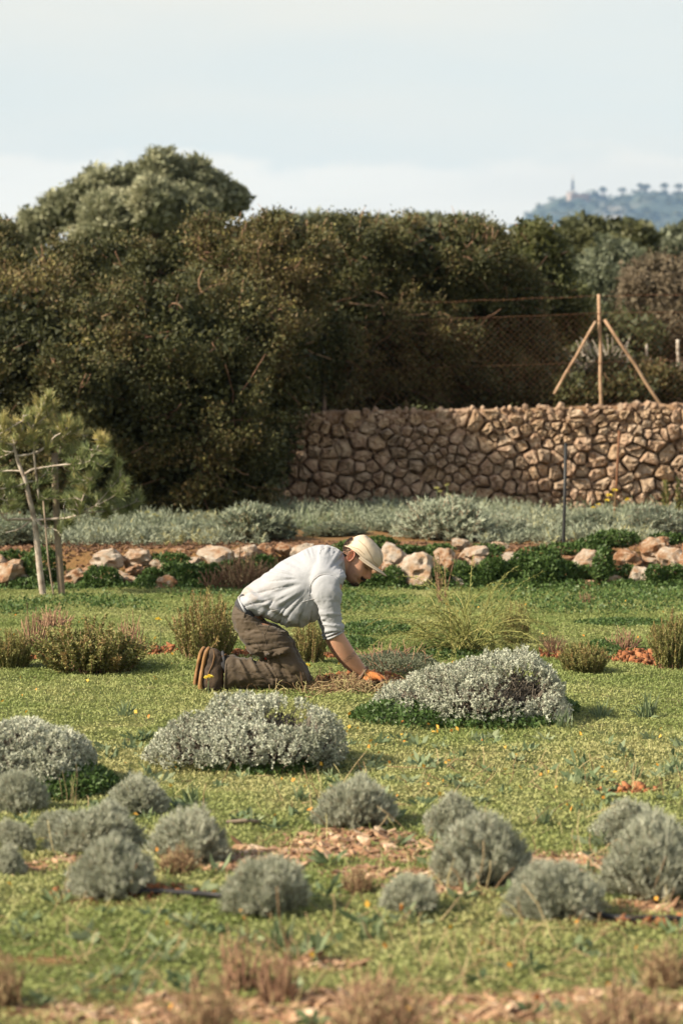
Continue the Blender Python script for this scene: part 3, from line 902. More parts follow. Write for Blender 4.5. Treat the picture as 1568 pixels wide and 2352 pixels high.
# dry stalks and straw lying and standing in the near field
x, y = lawn_points(5200, 5.0, 9.8)
w = fbm(np.stack([x * 1.8, y * 1.6, 0 * x], -1), 3, 111)
red, chip = soil_masks(x, y)
keep = rng.random(len(x)) < np.clip(.10 + (w - .45) * 2 + .8 * np.maximum(red, chip) + .5 * (y < 6.6), 0.03, 1)
x, y = x[keep], y[keep]; N = len(x)
D = unit(rng.normal(size=(N, 3)) * .8 + np.array([0, 0, .55]))
Ls = rng.uniform(.03, .12, N) * (1 + .8 * (rng.random(N) < .12))
pts = grow(drop(x, y) + np.array([0, 0, .004]), D, Ls, 4, .2)
pts[..., 2] = np.maximum(pts[..., 2], .004)
g = Geo().tubes(pts, np.linspace(.0020, .0012, 4)[None], 3, rng.random(N))
tag(g.build('dry_straw', M['straw']), 'dry brown straw and broken stalks strewn through the near field', 'straw', kind='stuff')
# broad-leaved weeds in the near grass
x, y = lawn_points(520, 5.0, 10.5)
red, chip = soil_masks(x, y)
keep = rng.random(len(x)) < 1 - .8 * np.maximum(red, chip)
x, y = x[keep], y[keep]; N = len(x)
base = np.repeat(drop(x, y), 11, 0) + rng.normal(size=(N * 11, 3)) * np.array([.012, .012, .002])
D = unit(rng.normal(size=(N * 11, 3)) * np.array([.9, .9, .25]) + np.array([0, 0, .55]))
g = Geo().leaves(base, D, np.repeat(rng.uniform(.03, .075, N), 11) * rng.uniform(.7, 1.2, N * 11), np.repeat(rng.uniform(.010, .024, N), 11), np.repeat(rng.random(N), 11), fat=.6)
tag(g.build('broad_weeds', M['blade']), 'broad-leaved green weeds dotted through the near grass', 'weeds', kind='stuff')
# ------------------------------------------------------------------ hedge shrubs and trees
def crown(g, lobes, ncl, nl, L, W, csize, seed=0, vmin=0.0, vmax=1.0, up=.35, spread_=.9, back=.10, cut=None, thick=.10, tip=.0, clump=.11):
    """leaf clusters over the surface of a group of lobes (cx, cy, cz, rx, ry, rz)"""
    lob = np.array(lobes, float)
    area = (lob[:, 3] * lob[:, 4] + lob[:, 3] * lob[:, 5] + lob[:, 4] * lob[:, 5])
    cnt = rng.multinomial(ncl, area / area.sum())
    CP, CN = [], []
    for (c, n) in zip(lob, cnt):
        nk = max(n // 13, 6)
        kd = rand_dirs(nk)
        kr = 1 + np.clip(rng.normal(0, .085, nk), -.2, .12)
        ki = rng.integers(0, nk, n)
        d = unit(kd[ki] + rng.normal(size=(n, 3)) * clump / np.mean(c[3:]))
        k = (d[:, 1] < .35) | (rng.random(n) < back)
        k &= (d[:, 2] > -.55) | (rng.random(n) < .4)
        d = d[k]; kk = kr[ki][k]
        bumpy = .90 + (fbm(d * 2.6 + c[:3], 3, seed) - .5) * .75 + (fbm(d * 7 + c[:3], 2, seed + 5) - .5) * .2
        r = bumpy * kk * (1 - np.abs(rng.normal(0, thick, len(d))) + tip * (rng.random(len(d)) ** 8))
        p = c[:3] + d * c[3:] * r[:, None]
        inside = np.zeros(len(p), bool)
        for c2 in lob:
            if c2 is c: continue
            inside |= (((p - c2[:3]) / c2[3:]) ** 2).sum(1) < .55
        p, d = p[~inside], d[~inside]
        CP.append(p); CN.append(unit(d / c[3:]))
    CP, CN = np.concatenate(CP), np.concatenate(CN)
    if cut is not None:
        k = cut(CP); CP, CN = CP[k], CN[k]
    nc = len(CP)
    tone = np.clip(.5 + (fbm(CP * 1.7, 2, seed + 9) - .5) * 1.2 + rng.normal(0, .12, nc), 0, 1)
    P = np.repeat(CP, nl, 0) + rng.normal(size=(nc * nl, 3)) * csize * np.array([1, 1, .8])
    cdir = unit((CN + np.array([0, 0, up])) * .6 + rng.normal(size=(nc, 3)) * .45)
    D = unit(np.repeat(cdir, nl, 0) + rng.normal(size=P.shape) * spread_ * .62)
    S = np.repeat(rand_dirs(nc), nl, 0) + rng.normal(size=P.shape) * .55
    v = np.clip(np.repeat(tone, nl) + rng.normal(0, .10, len(P)), 0, 1) * (vmax - vmin) + vmin
    g.leaves(P, D, rng.uniform(.7, 1.3, len(P)) * L, rng.uniform(.75, 1.25, len(P)) * W * 1.15, v, S=S, tri=True)
    return CP, CN
def limbs(g, base, targets, r0, wob=.12, k=6, n=6):
    """limbs from a base point to target points, curved"""
    base = np.asarray(base, float)
    for t in targets:
        t = np.asarray(t, float)
        s = np.linspace(0, 1, k)[:, None]
        mid = (base + t) / 2 + rng.normal(size=3) * wob * np.linalg.norm(t - base) + np.array([0, 0, .05])
        p = (1 - s) ** 2 * base + 2 * s * (1 - s) * mid + s ** 2 * t
        p[1:-1] += rng.normal(size=(k - 2, 3)) * wob * .12 * np.linalg.norm(t - base)
        g.tubes(p[None], np.linspace(r0, r0 * .25, k)[None], n, rng.random())
def twigs_out(g, CP, CN, n, L, r, v=(.2, .9)):
    i = rng.integers(0, len(CP), n)
    base = CP[i] - CN[i] * L * .6
    D = unit(CN[i] * .6 + rng.normal(size=(n, 3)) * .7 + np.array([0, 0, .2]))
    pts = grow(base, D, rng.uniform(.5, 1.3, n) * L, 5, .25)
    g.tubes(pts, np.linspace(r, r * .4, 5)[None], 3, rng.uniform(v[0], v[1], n))

def shrub(name, label, cat, group, base, lobes, leafmat, ncl, nl, L, W, cs, wood='hedge_wood', ntwig=0, limb_r=.05, seed=0, **kw):
    t = empty(name, base, label, cat, group)
    b = np.array(base)
    g = Geo()
    CP, CN = crown(g, [(l[0] - b[0], l[1] - b[1], l[2] - b[2], l[3], l[4], l[5]) for l in lobes], ncl, nl, L, W, cs, seed, **kw)
    # deeper, larger leaves that close the inside of the shrub
    lob2 = np.array(lobes, float)
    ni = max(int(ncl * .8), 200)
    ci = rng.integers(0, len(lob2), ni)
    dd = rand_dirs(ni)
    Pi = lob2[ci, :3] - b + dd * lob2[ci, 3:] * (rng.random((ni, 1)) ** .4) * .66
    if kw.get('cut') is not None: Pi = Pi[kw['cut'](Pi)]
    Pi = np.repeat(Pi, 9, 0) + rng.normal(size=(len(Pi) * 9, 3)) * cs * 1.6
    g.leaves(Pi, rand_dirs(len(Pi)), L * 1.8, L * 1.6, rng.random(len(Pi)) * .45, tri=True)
    g.build('foliage', M[leafmat], t)
    g = Geo()
    limbs(g, (0, 0, -.1), [np.array(l[:3]) - b + rng.normal(size=3) * .1 for l in lobes for _ in range(2)], limb_r)
    g.build('trunk', M[wood], t)
    if ntwig:
        g = Geo()
        twigs_out(g, CP, CN, ntwig, .36, .008)
        tag(g.build('twigs', M['twig'], t), kind='stuff')
    return t
def L_(px, py, Y, rx, ry, rz):
    """lobe from picture position; radii in picture units (x, z) and metres (y)"""
    p = at(px, py, Y); s = Y / F
    return (p.x, p.y, p.z, rx * s, ry, rz * s)
HG = 'mastic shrubs of the tall hedge'
HK = dict(leafmat='hedge', nl=34, L=.036, W=.020, cs=.058, limb_r=.05, spread_=.8, up=.45, tip=.12)
def gz_(px, Y, terr=True):
    x = (px - 784) * Y / F
    return (x, Y, float(ground_h(np.array([x]), np.array([Y]))[0]))
wall_clear = lambda org: (lambda CP: ~((CP[:, 1] + org[1] < 25.75) & (CP[:, 2] + org[2] < 1.5) & ((CP[:, 0] + org[0] > -.12 - .22 * np.abs(CP[:, 2] + org[2] - .9)) | ((CP[:, 1] + org[1] > 24.8) & (CP[:, 0] + org[0] > -1.4)))))
def hedge(label, px, Y, lobes, ncl, seed, ntwig=130, **kw):
    b = gz_(px, Y)
    k = dict(HK); k.update(kw)
    return shrub('hedge_shrub', label, 'shrub', HG, b, lobes, ncl=ncl, seed=seed, ntwig=ntwig, cut=wall_clear(b), **k)
hedge('dark green hedge shrub bulging forward at the left edge behind the young pine', 90, 23.6,
      [L_(40, 820, 23.6, 190, .8, 220), L_(200, 900, 23.2, 150, .7, 200), L_(60, 1060, 23.3, 190, .7, 160), L_(230, 1090, 23.3, 150, .6, 140), L_(-120, 900, 23.8, 150, .8, 280)], 3100, 1)
hedge('big rounded hedge shrub with leafy knobs, left of the picture centre', 430, 23.9,
      [L_(400, 800, 23.7, 180, .8, 180), L_(330, 980, 23.5, 150, .75, 170), L_(500, 950, 23.6, 150, .75, 190), L_(400, 1100, 23.5, 190, .7, 130), L_(560, 1080, 23.8, 110, .6, 140), L_(560, 790, 24.2, 130, .7, 160)], 3300, 2)
hedge('hedge shrub overhanging the left end of the stone wall', 640, 24.8,
      [L_(640, 850, 24.6, 95, .6, 160), L_(600, 1000, 24.4, 70, .45, 140), L_(560, 1120, 24.2, 75, .5, 90), L_(730, 840, 26.4, 110, .6, 120)], 1700, 3)
hedge('hedge shrub with reddish twigs in the upper left, in front of the grey-green tree', 210, 25.6,
      [L_(120, 675, 25.4, 150, .8, 112), L_(290, 655, 25.4, 150, .8, 108), L_(-40, 670, 25.6, 130, .8, 118), L_(200, 740, 25.0, 200, .8, 130)], 2300, 4, ntwig=260, vmin=.12)
hedge('tall hedge shrub at the middle of the skyline, tips turned red-brown', 580, 26.0,
      [L_(480, 612, 25.8, 150, .8, 106), L_(640, 602, 25.9, 150, .8, 110), L_(560, 700, 25.4, 180, .8, 150)], 2300, 5, ntwig=300, vmin=.14)
hedge('wide dark hedge shrub behind the left half of the wire fence', 830, 27.8,
      [L_(800, 604, 27.6, 150, .8, 114), L_(930, 606, 27.8, 140, .8, 114), L_(840, 760, 27.3, 190, .8, 160), L_(830, 890, 27.3, 200, .6, 80), L_(980, 800, 27.5, 120, .7, 130)], 3000, 6, ntwig=330)
hedge('hedge shrub whose bare branches show behind the wire mesh', 1090, 28.4,
      [L_(1060, 600, 28.2, 125, .9, 104), L_(1150, 690, 28.4, 100, .8, 120), L_(1050, 760, 28.0, 140, .8, 130), L_(1180, 800, 28.6, 100, .7, 110), L_(1090, 890, 27.8, 180, .6, 75)], 2700, 7, ntwig=330)
hedge('low dark shrub behind the fence at the left brace foot', 1270, 28.4, [L_(1260, 880, 28.2, 70, .5, 70), L_(1310, 910, 27.6, 60, .4, 45), L_(1230, 850, 28.6, 60, .5, 60)], 800, 8, 60)
hedge('low dark shrub directly behind the fence post', 1400, 28.6, [L_(1400, 885, 28.3, 60, .5, 60), L_(1440, 905, 27.8, 55, .4, 42)], 650, 9, 50)
hedge('low green shrub behind the foot of the right fence brace', 1500, 28.4, [L_(1500, 890, 28.2, 60, .5, 50), L_(1570, 905, 28.4, 50, .5, 45)], 600, 10, 40, vmin=.2)
hedge('dark shrub top at the left edge of the skyline', -10, 27.5, [L_(-20, 575, 27.5, 55, .7, 75), L_(-90, 620, 27.5, 90, .7, 100)], 800, 11, 60)
for i, (px, top_, lab) in enumerate([(60, 600, 'back-row hedge shrub behind the left edge of the hedge'), (330, 570, 'back-row hedge shrub below the grey-green tree'), (620, 560, 'back-row hedge shrub behind the middle skyline'), (890, 560, 'back-row hedge shrub behind the left half of the fence'), (1130, 590, 'back-row hedge shrub near the end of the hedge')]):
    hedge(lab, px, 30.5, [L_(px - 70, top_ + 90, 30.5, 130, .8, 100), L_(px + 80, top_ + 100, 30.6, 130, .8, 105), L_(px, top_ + 230, 30.3, 190, .7, 150)], 1100, 40 + i, 0)
# bright yellow-green laurel at the end of the hedge
shrub('laurel_bush', 'upright yellow-green leafy bush at the right end of the hedge', 'shrub', None, gz_(1240, 31), [L_(1240, 598, 30.8, 60, .6, 85), L_(1190, 658, 30.6, 60, .6, 100), L_(1270, 708, 30.8, 80, .7, 110), L_(1215, 568, 31, 40, .4, 50)],
      'lime', 1700, 24, .055, .028, .05, ntwig=60, seed=21)
# olive tree behind the hedge
shrub('olive_tree', 'large grey-green olive tree rising above the hedge at left', 'tree', None, (at(330, 800, 42).x, 42, 1.25),
      [L_(364, 398, 42, 50, .5, 58), L_(442, 418, 42.3, 50, .5, 58), L_(495, 455, 42.5, 44, .5, 52), L_(225, 440, 42, 60, .55, 52), L_(292, 425, 42.4, 46, .5, 52), L_(150, 478, 42.2, 60, .5, 44), L_(345, 468, 41.0, 58, .5, 58),
       L_(435, 490, 41.4, 66, .5, 62), L_(250, 500, 41.1, 66, .5, 56), L_(95, 515, 42.5, 50, .5, 36), L_(40, 560, 42.5, 60, .5, 50), L_(538, 456, 42.8, 22, .3, 22), L_(300, 570, 42, 170, .9, 62)],
      'olive', 3600, 24, .075, .030, .05, wood='bark', seed=22, limb_r=.16, up=.9, spread_=.7, tip=.12, thick=.10, clump=.2)
shrub('pine_top', 'flat dull green tree crown far behind, just above the middle hedge', 'tree', None, (at(720, 800, 60).x, 60, 1.25),
      [L_(650, 520, 60, 70, 1, 20), L_(740, 518, 61, 80, 1, 20), L_(860, 524, 60, 80, 1, 20), L_(970, 522, 59, 70, 1, 20), L_(1060, 524, 58, 60, 1, 20), L_(760, 585, 60, 260, 1.2, 50)], 'olive_grey', 1500, 22, .10, .05, .06, wood='bark', seed=23)
# trees beyond the fence at right
TG = 'trees in the field beyond the fence'
TR = dict(wood='bark', limb_r=.12)
shrub('wild_olive_tree', 'dark round tree beyond the fence, first right of the yellow-green bush', 'tree', TG, (at(1335, 800, 46).x, 46, 1.25),
      [L_(1330, 552, 46, 60, 1, 50), L_(1290, 582, 46, 50, .9, 50), L_(1370, 587, 45.5, 50, .9, 50), L_(1330, 652, 46, 80, 1, 70)], 'oak', 1500, 22, .09, .042, .06, seed=24, **TR)
shrub('wild_olive_tree', 'dark tree with gaps in its crown under the far hill', 'tree', TG, (at(1435, 800, 49).x, 49, 1.25),
      [L_(1415, 552, 49, 40, .9, 42), L_(1455, 547, 49, 36, .9, 40), L_(1470, 592, 49, 34, .9, 50), L_(1430, 612, 49, 60, 1, 50)], 'oak', 1200, 22, .09, .042, .06, seed=25, **TR)
shrub('wild_olive_tree', 'round green tree at the right edge under the far hill', 'tree', TG, (at(1560, 800, 52).x, 52, 1.25),
      [L_(1545, 572, 52, 55, 1, 45), L_(1610, 562, 52, 70, 1, 60), L_(1540, 632, 52, 60, 1, 60)], 'olive_grey', 1200, 22, .09, .045, .06, seed=26, **TR)
shrub('wild_olive_tree', 'pale grey-green round tree in front of the dark trees at right', 'tree', TG, (at(1400, 800, 40).x, 40, 1.25),
      [L_(1405, 617, 40, 75, .9, 48), L_(1370, 662, 39.6, 60, .8, 60), L_(1440, 682, 39.8, 60, .8, 55), L_(1400, 742, 40, 100, .8, 60)], 'olive_grey', 1700, 24, .075, .034, .085, seed=27, **TR)
shrub('brown_bush', 'dry grey-brown round bush at the right edge above the fence', 'bush', None, (at(1515, 800, 35).x, 35, 1.25),
      [L_(1510, 662, 35, 80, .8, 66), L_(1585, 672, 35, 60, .8, 70), L_(1480, 732, 35, 60, .7, 60), L_(1560, 752, 34.6, 80, .7, 60)], 'brown_bush', 2000, 26, .055, .022, .07, seed=28, ntwig=80)
shrub('wild_olive_tree', 'dull green scrub below the pale round tree, behind the fence post', 'tree', TG, (at(1360, 830, 34).x, 34, 1.25),
      [L_(1340, 772, 34, 80, .8, 60), L_(1440, 792, 34, 80, .8, 60), L_(1290, 732, 34.5, 60, .8, 60), L_(1380, 842, 33.6, 110, .8, 50)], 'oak', 1700, 24, .06, .03, .08, seed=29, **TR)
# filler rows farther away so the field beyond does not end in bare ground
for i, (px, Y, lab) in enumerate([(1250, 66, 'far olive tree peeping between the hedge end and the dark trees'), (1520, 70, 'far olive tree low behind the right-edge tree'), (1700, 60, 'olive tree just outside the right edge'), (-120, 60, 'olive tree just outside the left edge')]):
    shrub('far_olive_tree', lab, 'tree', TG, (at(px, 800, Y).x, Y, 1.25), [L_(px, 600, Y, 60, 1.2, 45), L_(px - 40, 640, Y, 60, 1.2, 50), L_(px + 50, 640, Y, 60, 1.2, 50), L_(px, 720, Y, 90, 1.2, 70)], 'olive_grey', 700, 20, .12, .06, .08, seed=30 + i, **TR)
# pale dead bush and stubs behind the fence
t = empty('dead_bush', gz_(1385, 29.5), 'bleached dead bush tangled behind the fence post', 'bush')
g = Geo()
n = 130
base = np.tile([[0, 0, .1]], (n, 1)) + rng.normal(size=(n, 3)) * .05
D = unit(rng.normal(size=(n, 3)) * .6 + np.array([0, 0, .8]))
g.tubes(grow(base, D, rng.uniform(.4, .85, n), 6, .25), np.linspace(.012, .004, 6)[None], 4, rng.random(n))
g.build('branches', M['pale_bark'], t)
# ------------------------------------------------------------------ garden plants
def dome_shrub(R, H, nst, lps, L, W, r_st, stem_k=4, lift=.35, up=.15, t0=.3, vmean=.5, wob=.10, flare=1.0):
    """stems fanning from a foot to a dome R wide and H high, small leaves along them; returns (stems, leaves)"""
    d = rand_dirs(nst); d[:, 2] = np.abs(d[:, 2]) + lift * rng.random(nst); d = unit(d)
    tip = d * np.array([R, R, H]) * rng.uniform(.86, 1.06, (nst, 1))
    bump_ = .70 + .60 * fbm(d * 1.9 + rng.random() * 50, 3, 5)
    tip *= bump_[:, None]
    base = np.column_stack([tip[:, 0] * .12, tip[:, 1] * .12, np.zeros(nst)])
    s = np.linspace(0, 1, stem_k)[None, :, None]
    mid = base * .4 + tip * .6 * flare + np.array([0, 0, -.10 * H])
    pts = (1 - s) ** 2 * base[:, None] + 2 * s * (1 - s) * mid[:, None] + s ** 2 * tip[:, None]
    pts[:, 1:] += rng.normal(size=(nst, stem_k - 1, 3)) * wob * R * .15
    gs = Geo().tubes(pts, np.linspace(r_st, r_st * .45, stem_k)[None], 3, rng.random(nst))
    t = t0 + (1 - t0) * rng.random((nst, lps)) ** .75
    P, T = along(pts, t)
    P = P.reshape(-1, 3); T = T.reshape(-1, 3)
    D = unit(T * .75 + rng.normal(size=P.shape) * .55 + np.array([0, 0, up]))
    tone = np.repeat(np.clip(vmean + rng.normal(0, .13, nst) + (bump_ - 1) * 1.2, 0, 1), lps)
    gl = Geo().leaves(P, D, rng.uniform(.7, 1.25, len(P)) * L, W * 1.1, np.clip(tone + rng.normal(0, .14, len(P)), 0, 1), tri=True)
    return gs, gl
def upright_shrub(R, H, nst, lps, L, W, r_st, t0=.15, wob=.10, tilt=.35, vmean=.5, side=True):
    """upright stems from a patch of ground, leafy from low down"""
    a = rng.uniform(0, 6.28, nst); rr_ = np.sqrt(rng.random(nst))
    base = np.column_stack([np.cos(a) * rr_ * R * .55, np.sin(a) * rr_ * R * .55, np.zeros(nst)])
    D = unit(np.column_stack([base[:, 0] / R * tilt * 2.0, base[:, 1] / R * tilt * 2.0, np.ones(nst)]) + rng.normal(size=(nst, 3)) * tilt * .35)
    Ls = H * (.38 + .72 * rng.random(nst) ** .8) * (1.05 - .35 * rr_)
    pts = grow(base, D, Ls, 6, wob, up=.05)
    gs = Geo().tubes(pts, np.linspace(r_st, r_st * .4, 6)[None], 3, rng.random(nst))
    if lps == 0: return gs, None
    t = t0 + (1 - t0) * rng.random((nst, lps))
    P, T = along(pts, t); P = P.reshape(-1, 3); T = T.reshape(-1, 3)
    D = unit(T * .5 + rng.normal(size=P.shape) * .7 + np.array([0, 0, .2]))
    P = P + D * .006
    tone = np.repeat(np.clip(vmean + rng.normal(0, .18, nst), 0, 1), lps) + .25 * (t.reshape(-1) - .5)
    gl = Geo().leaves(P, D, rng.uniform(.6, 1.3, len(P)) * L, W, np.clip(tone + rng.normal(0, .15, len(P)), 0, 1))
    return gs, gl
def plant_proto(name, gs, gl, smat, lmat, leafname='foliage', stemname='stems'):
    """meshes of a plant kept for several copies"""
    return (name, gs.mesh(stemname, M[smat]), gl.mesh(leafname, M[lmat]) if gl else None, stemname, leafname)
def place(proto, x, y, sx, sz, label, cat, group=None, rz=None, z=None, sy=None):
    name, ms, ml, sn, ln = proto
    if z is None: z = float(ground_h(np.array([x]), np.array([y]))[0]) - .005
    t = empty(name, (x, y, z), label, cat, group, random.uniform(0, 6.28) if rz is None else rz)
    t.scale = (sx, sx if sy is None else sy, sz)
    for nm, me in ((ln, ml), (sn, ms)):
        if me is None: continue
        o = bpy.data.objects.new(nm, me); C.objects.link(o); o.parent = t
        if name in ('dead_stalks', 'sapling', 'twiggy_shrub', 'dry_plant') and nm == sn: o['kind'] = 'stuff'
    return t

# silver-grey lavender cotton bushes in the foreground rows: unit radius and height
LAV = [plant_proto('lavender_bush', *dome_shrub(1, 1, 950, 42, .14, .0145, .007, lift=.4, up=.55, t0=.45, vmean=.55), 'twig', 'silver') for _ in range(4)]
# (x, foot row, half width, height in picture units, label)
BUSH = [(45, 1872, 66, 112, 'silver-grey bush at the left edge, just below the ivy-skirted grey mound'),
        (28, 1966, 52, 84, 'half-cut silver-grey bush at the left edge, middle one of three there'),
        (6, 2016, 48, 76, 'lowest of the silver-grey bushes cut by the left edge'),
        (312, 1885, 86, 96, 'silver-grey bush nearest the ivy-skirted mound, behind the left cluster'),
        (128, 1930, 60, 74, 'small silver-grey bush tucked behind the left cluster'),
        (212, 1968, 108, 125, 'widest silver-grey bush of the left foreground cluster'),
        (258, 2078, 100, 150, 'front silver-grey bush of the left cluster with a dark hollow under it'),
        (430, 1990, 102, 132, 'silver-grey bush with dry brown stalks at its foot'),
        (606, 2116, 112, 150, 'silver-grey bush with a green shaded heart and bare twigs below it'),
        (815, 1920, 94, 125, 'single round silver-grey bush at the middle of the lawn edge'),
        (1046, 1945, 74, 112, 'smaller silver-grey bush behind the big round one right of centre'),
        (1112, 2048, 128, 172, 'big round silver-grey bush right of centre'),
        (942, 2112, 74, 105, 'smallest front silver-grey bush, below the big round one'),
        (1280, 2118, 114, 152, 'front silver-grey bush in the lower right with black hose beside it'),
        (1456, 1955, 94, 108, 'silver-grey bush behind the biggest one near the right edge'),
        (1500, 2072, 134, 200, 'biggest silver-grey bush, at the right edge of the foreground')]
for i, (px, py, hw, hh, lab) in enumerate(BUSH):
    x, y = on_ground(px, py - 10)
    s = y / F
    b_ = place(LAV[i % 4], x, y + hw * s * .5, hw * s * 1.04, hh * s * .83, lab, 'bush', 'silver-grey bushes in the foreground rows', sy=hw * s * .9)
    b_.rotation_euler = (random.uniform(-.10, .10), random.uniform(-.14, .14), b_.rotation_euler[2])

# pale grey mounded shrubs in focus
def mound(label, lobes, nsh, lps, hole=None, seed=0, base=None):
    base = np.array(base)
    t = empty('grey_mound_shrub', base, label, 'shrub', 'pale grey mounded shrubs on the lawn')
    lob = np.array(lobes, float); lob[:, :3] -= base
    w = lob[:, 3] * lob[:, 5] + lob[:, 4] * lob[:, 5]
    cnt = rng.multinomial(nsh, w / w.sum())
    Ps, Ns = [], []
    for c, n in zip(lob, cnt):
        d = rand_dirs(n); d[:, 2] = np.abs(d[:, 2]) - .05
        bm_ = .97 + .42 * (fbm(d * 2.4 + c[:3] * 3, 3, seed) - .42) + .2 * (fbm(d * 7 + c[:3], 2, seed + 3) - .5)
        p = c[:3] + d * c[3:] * bm_[:, None]
        ins = np.zeros(n, bool)
        for c2 in lob:
            if c2 is c: continue
            ins |= (((p - c2[:3]) / c2[3:]) ** 2).sum(1) < .72
        Ps.append(p[~ins]); Ns.append(unit(d / c[3:])[~ins])
    P, Nn = np.concatenate(Ps), np.concatenate(Ns)
    k = P[:, 2] > -.02
    if hole is not None: k &= hole(P + base)
    P, Nn = P[k], Nn[k]
    n = len(P)
    D = unit(Nn + np.array([0, 0, .45]) + rng.normal(size=(n, 3)) * .3)
    Ls = rng.uniform(.03, .065, n)
    pts = grow(P - D * Ls[:, None] * .7, D, Ls, 3, .12, up=.08)
    gs = Geo().tubes(pts[::2], np.linspace(.0018, .001, 3)[None], 3, rng.random(len(pts[::2])))
    tt = .15 + .85 * rng.random((n, lps)) ** .7
    LP, T = along(pts, tt); LP = LP.reshape(-1, 3); T = T.reshape(-1, 3)
    LD = unit(T * .45 + rng.normal(size=LP.shape) * .75 + np.array([0, 0, .15]))
    tone = np.repeat(np.clip(.55 + rng.normal(0, .12, n) + (fbm((P + base) * 5, 2, seed + 8) - .5) * .9, 0, 1), lps)
    gl = Geo().leaves(LP, LD, rng.uniform(.008, .0145, len(LP)), rng.uniform(.005, .0075, len(LP)), np.clip(tone + rng.normal(0, .13, len(LP)), 0, 1))
    # woody inside: tangled old stems
    nw = 900
    ci = rng.integers(0, len(lob), nw)
    foot = lob[ci, :3] * np.array([.75, .75, 0]) + rng.normal(size=(nw, 3)) * np.array([.05, .05, 0])
    dd = rand_dirs(nw); dd[:, 2] = np.abs(dd[:, 2])
    tip = lob[ci, :3] + dd * lob[ci, 3:] * .76
    s = np.linspace(0, 1, 5)[None, :, None]
    pw = foot[:, None] * (1 - s) + tip[:, None] * s + rng.normal(size=(nw, 5, 3)) * .012
    gs.tubes(pw, np.linspace(.005, .002, 5)[None], 3, rng.random(nw) * .5)
    gl.build('foliage', M['mound'], t); gs.build('stems', M['old_wood'], t)
    # dead brown leaves inside
    gd = Geo(); nd = 5000
    ci = rng.integers(0, len(lob), nd)
    dd = rand_dirs(nd); dd[:, 2] = np.abs(dd[:, 2])
    gd.leaves(lob[ci, :3] + dd * lob[ci, 3:] * rng.uniform(.4, .70, (nd, 1)), rand_dirs(nd), .022, .012, rng.random(nd) * .25)
    gd.build('dead_leaves', M['old_wood'], t)
    return t
def Lm(px, py, Y, rx, ry, rz):
    p = at(px, py, Y); s = Y / F
    return (p.x, p.y, max(p.z, 0), rx * s, ry, rz * s)
YA = ground_y(1752)
def hole_a(P):
    q = 784 + P[:, 0] * F / P[:, 1]; r = HZ - (P[:, 2] - EYE) * F / P[:, 1]
    return ~((((q - 660) / 58) ** 2 + ((r - 1642) / 34) ** 2 < 1) & (rng.random(len(P)) < .96))
mound('pale grey mounded shrub in front of the kneeling man, with a brown hollow', [Lm(470, 1735, YA, 128, .26, 95), Lm(560, 1735, YA + .12, 140, .30, 142), Lm(640, 1735, YA + .12, 110, .28, 138), Lm(715, 1738, YA + .05, 72, .24, 108), Lm(640, 1735, YA - .14, 95, .16, 62), Lm(560, 1740, YA - .12, 110, .18, 80)],
      5600, 15, hole_a, 3, (at(570, 1752, YA).x, YA, 0))
YB = ground_y(1650)
def hole_b(P):
    q = 784 + P[:, 0] * F / P[:, 1]; r = HZ - (P[:, 2] - EYE) * F / P[:, 1]
    return ~((((q - 1200) / 62) ** 2 + ((r - 1575) / 40) ** 2 < 1) & (rng.random(len(P)) < .96))
mound('largest pale grey mounded shrub, the one the gloved hand reaches towards', [Lm(950, 1640, YB + .05, 105, .28, 72), Lm(1040, 1640, YB + .08, 125, .34, 118), Lm(1120, 1640, YB + .12, 120, .34, 140), Lm(1190, 1640, YB + .12, 105, .32, 140), Lm(1235, 1640, YB + .05, 68, .28, 108), Lm(1110, 1640, YB - .14, 120, .2, 92)],
      6600, 15, hole_b, 5, (at(1080, 1650, YB).x, YB, 0))
YC = ground_y(1800)
mound('grey mounded shrub at the left edge with a dark green leafy skirt', [Lm(30, 1770, YC + .05, 130, .3, 118), Lm(120, 1775, YC, 95, .28, 96), Lm(-80, 1770, YC + .1, 120, .3, 120)], 5000, 14, None, 7, (at(60, 1800, YC).x, YC, 0))

# terrace: sea-fennel cushions, silver-green
FEN = [plant_proto('terrace_cushion_plant', *dome_shrub(1, 1, 520, 26, .17, .034, .012, lift=.5, up=.35, t0=.4, vmean=.42, wob=.25), 'twig', 'seafennel') for _ in range(3)]
SIL = plant_proto('terrace_silver_shrub', *dome_shrub(1, 1, 480, 30, .14, .028, .012, lift=.6, up=.35, t0=.35, vmean=.55, wob=.3), 'twig', 'silver_green')
TP = [(60, 1262, 85, 55, 20.2, 0, 'grey-green cushion plant left of the young pine trunk'), (330, 1268, 110, 52, 20.6, 0, 'grey-green cushion plant between the pine stake and the twiggy shrub'),
      (215, 1262, 60, 36, 20.8, 0, 'small grey-green cushion plant just right of the pine stake'), (455, 1262, 70, 52, 20.9, 0, 'narrow grey-green cushion plant left of the tall one'), (590, 1262, 135, 92, 20.6, 0, 'tall wide grey-green cushion plant above the kneeling man'),
      (770, 1252, 70, 52, 21.2, 0, 'grey-green cushion plant behind the beige cap'), (1015, 1250, 120, 98, 20.8, 1, 'tallest silver shrub on the terrace, right of the cap'), (1150, 1248, 80, 66, 21.2, 1, 'silver shrub beside the tallest one on the terrace'),
      (1245, 1252, 70, 48, 20.9, 0, 'yellowish cushion plant left of the black pole'), (1350, 1232, 80, 54, 21.8, 0, 'grey-green cushion plant right of the black pole'), (1500, 1240, 100, 72, 21.0, 1, 'silver shrub at the right edge of the terrace'), (1590, 1240, 60, 60, 21.3, 0, 'cushion plant cut by the right edge'),
      (900, 1250, 60, 40, 21.6, 0, 'low cushion plant between the cap and the tallest silver shrub'), (130, 1240, 60, 40, 21.8, 0, 'cushion plant behind the young pine trunk')]
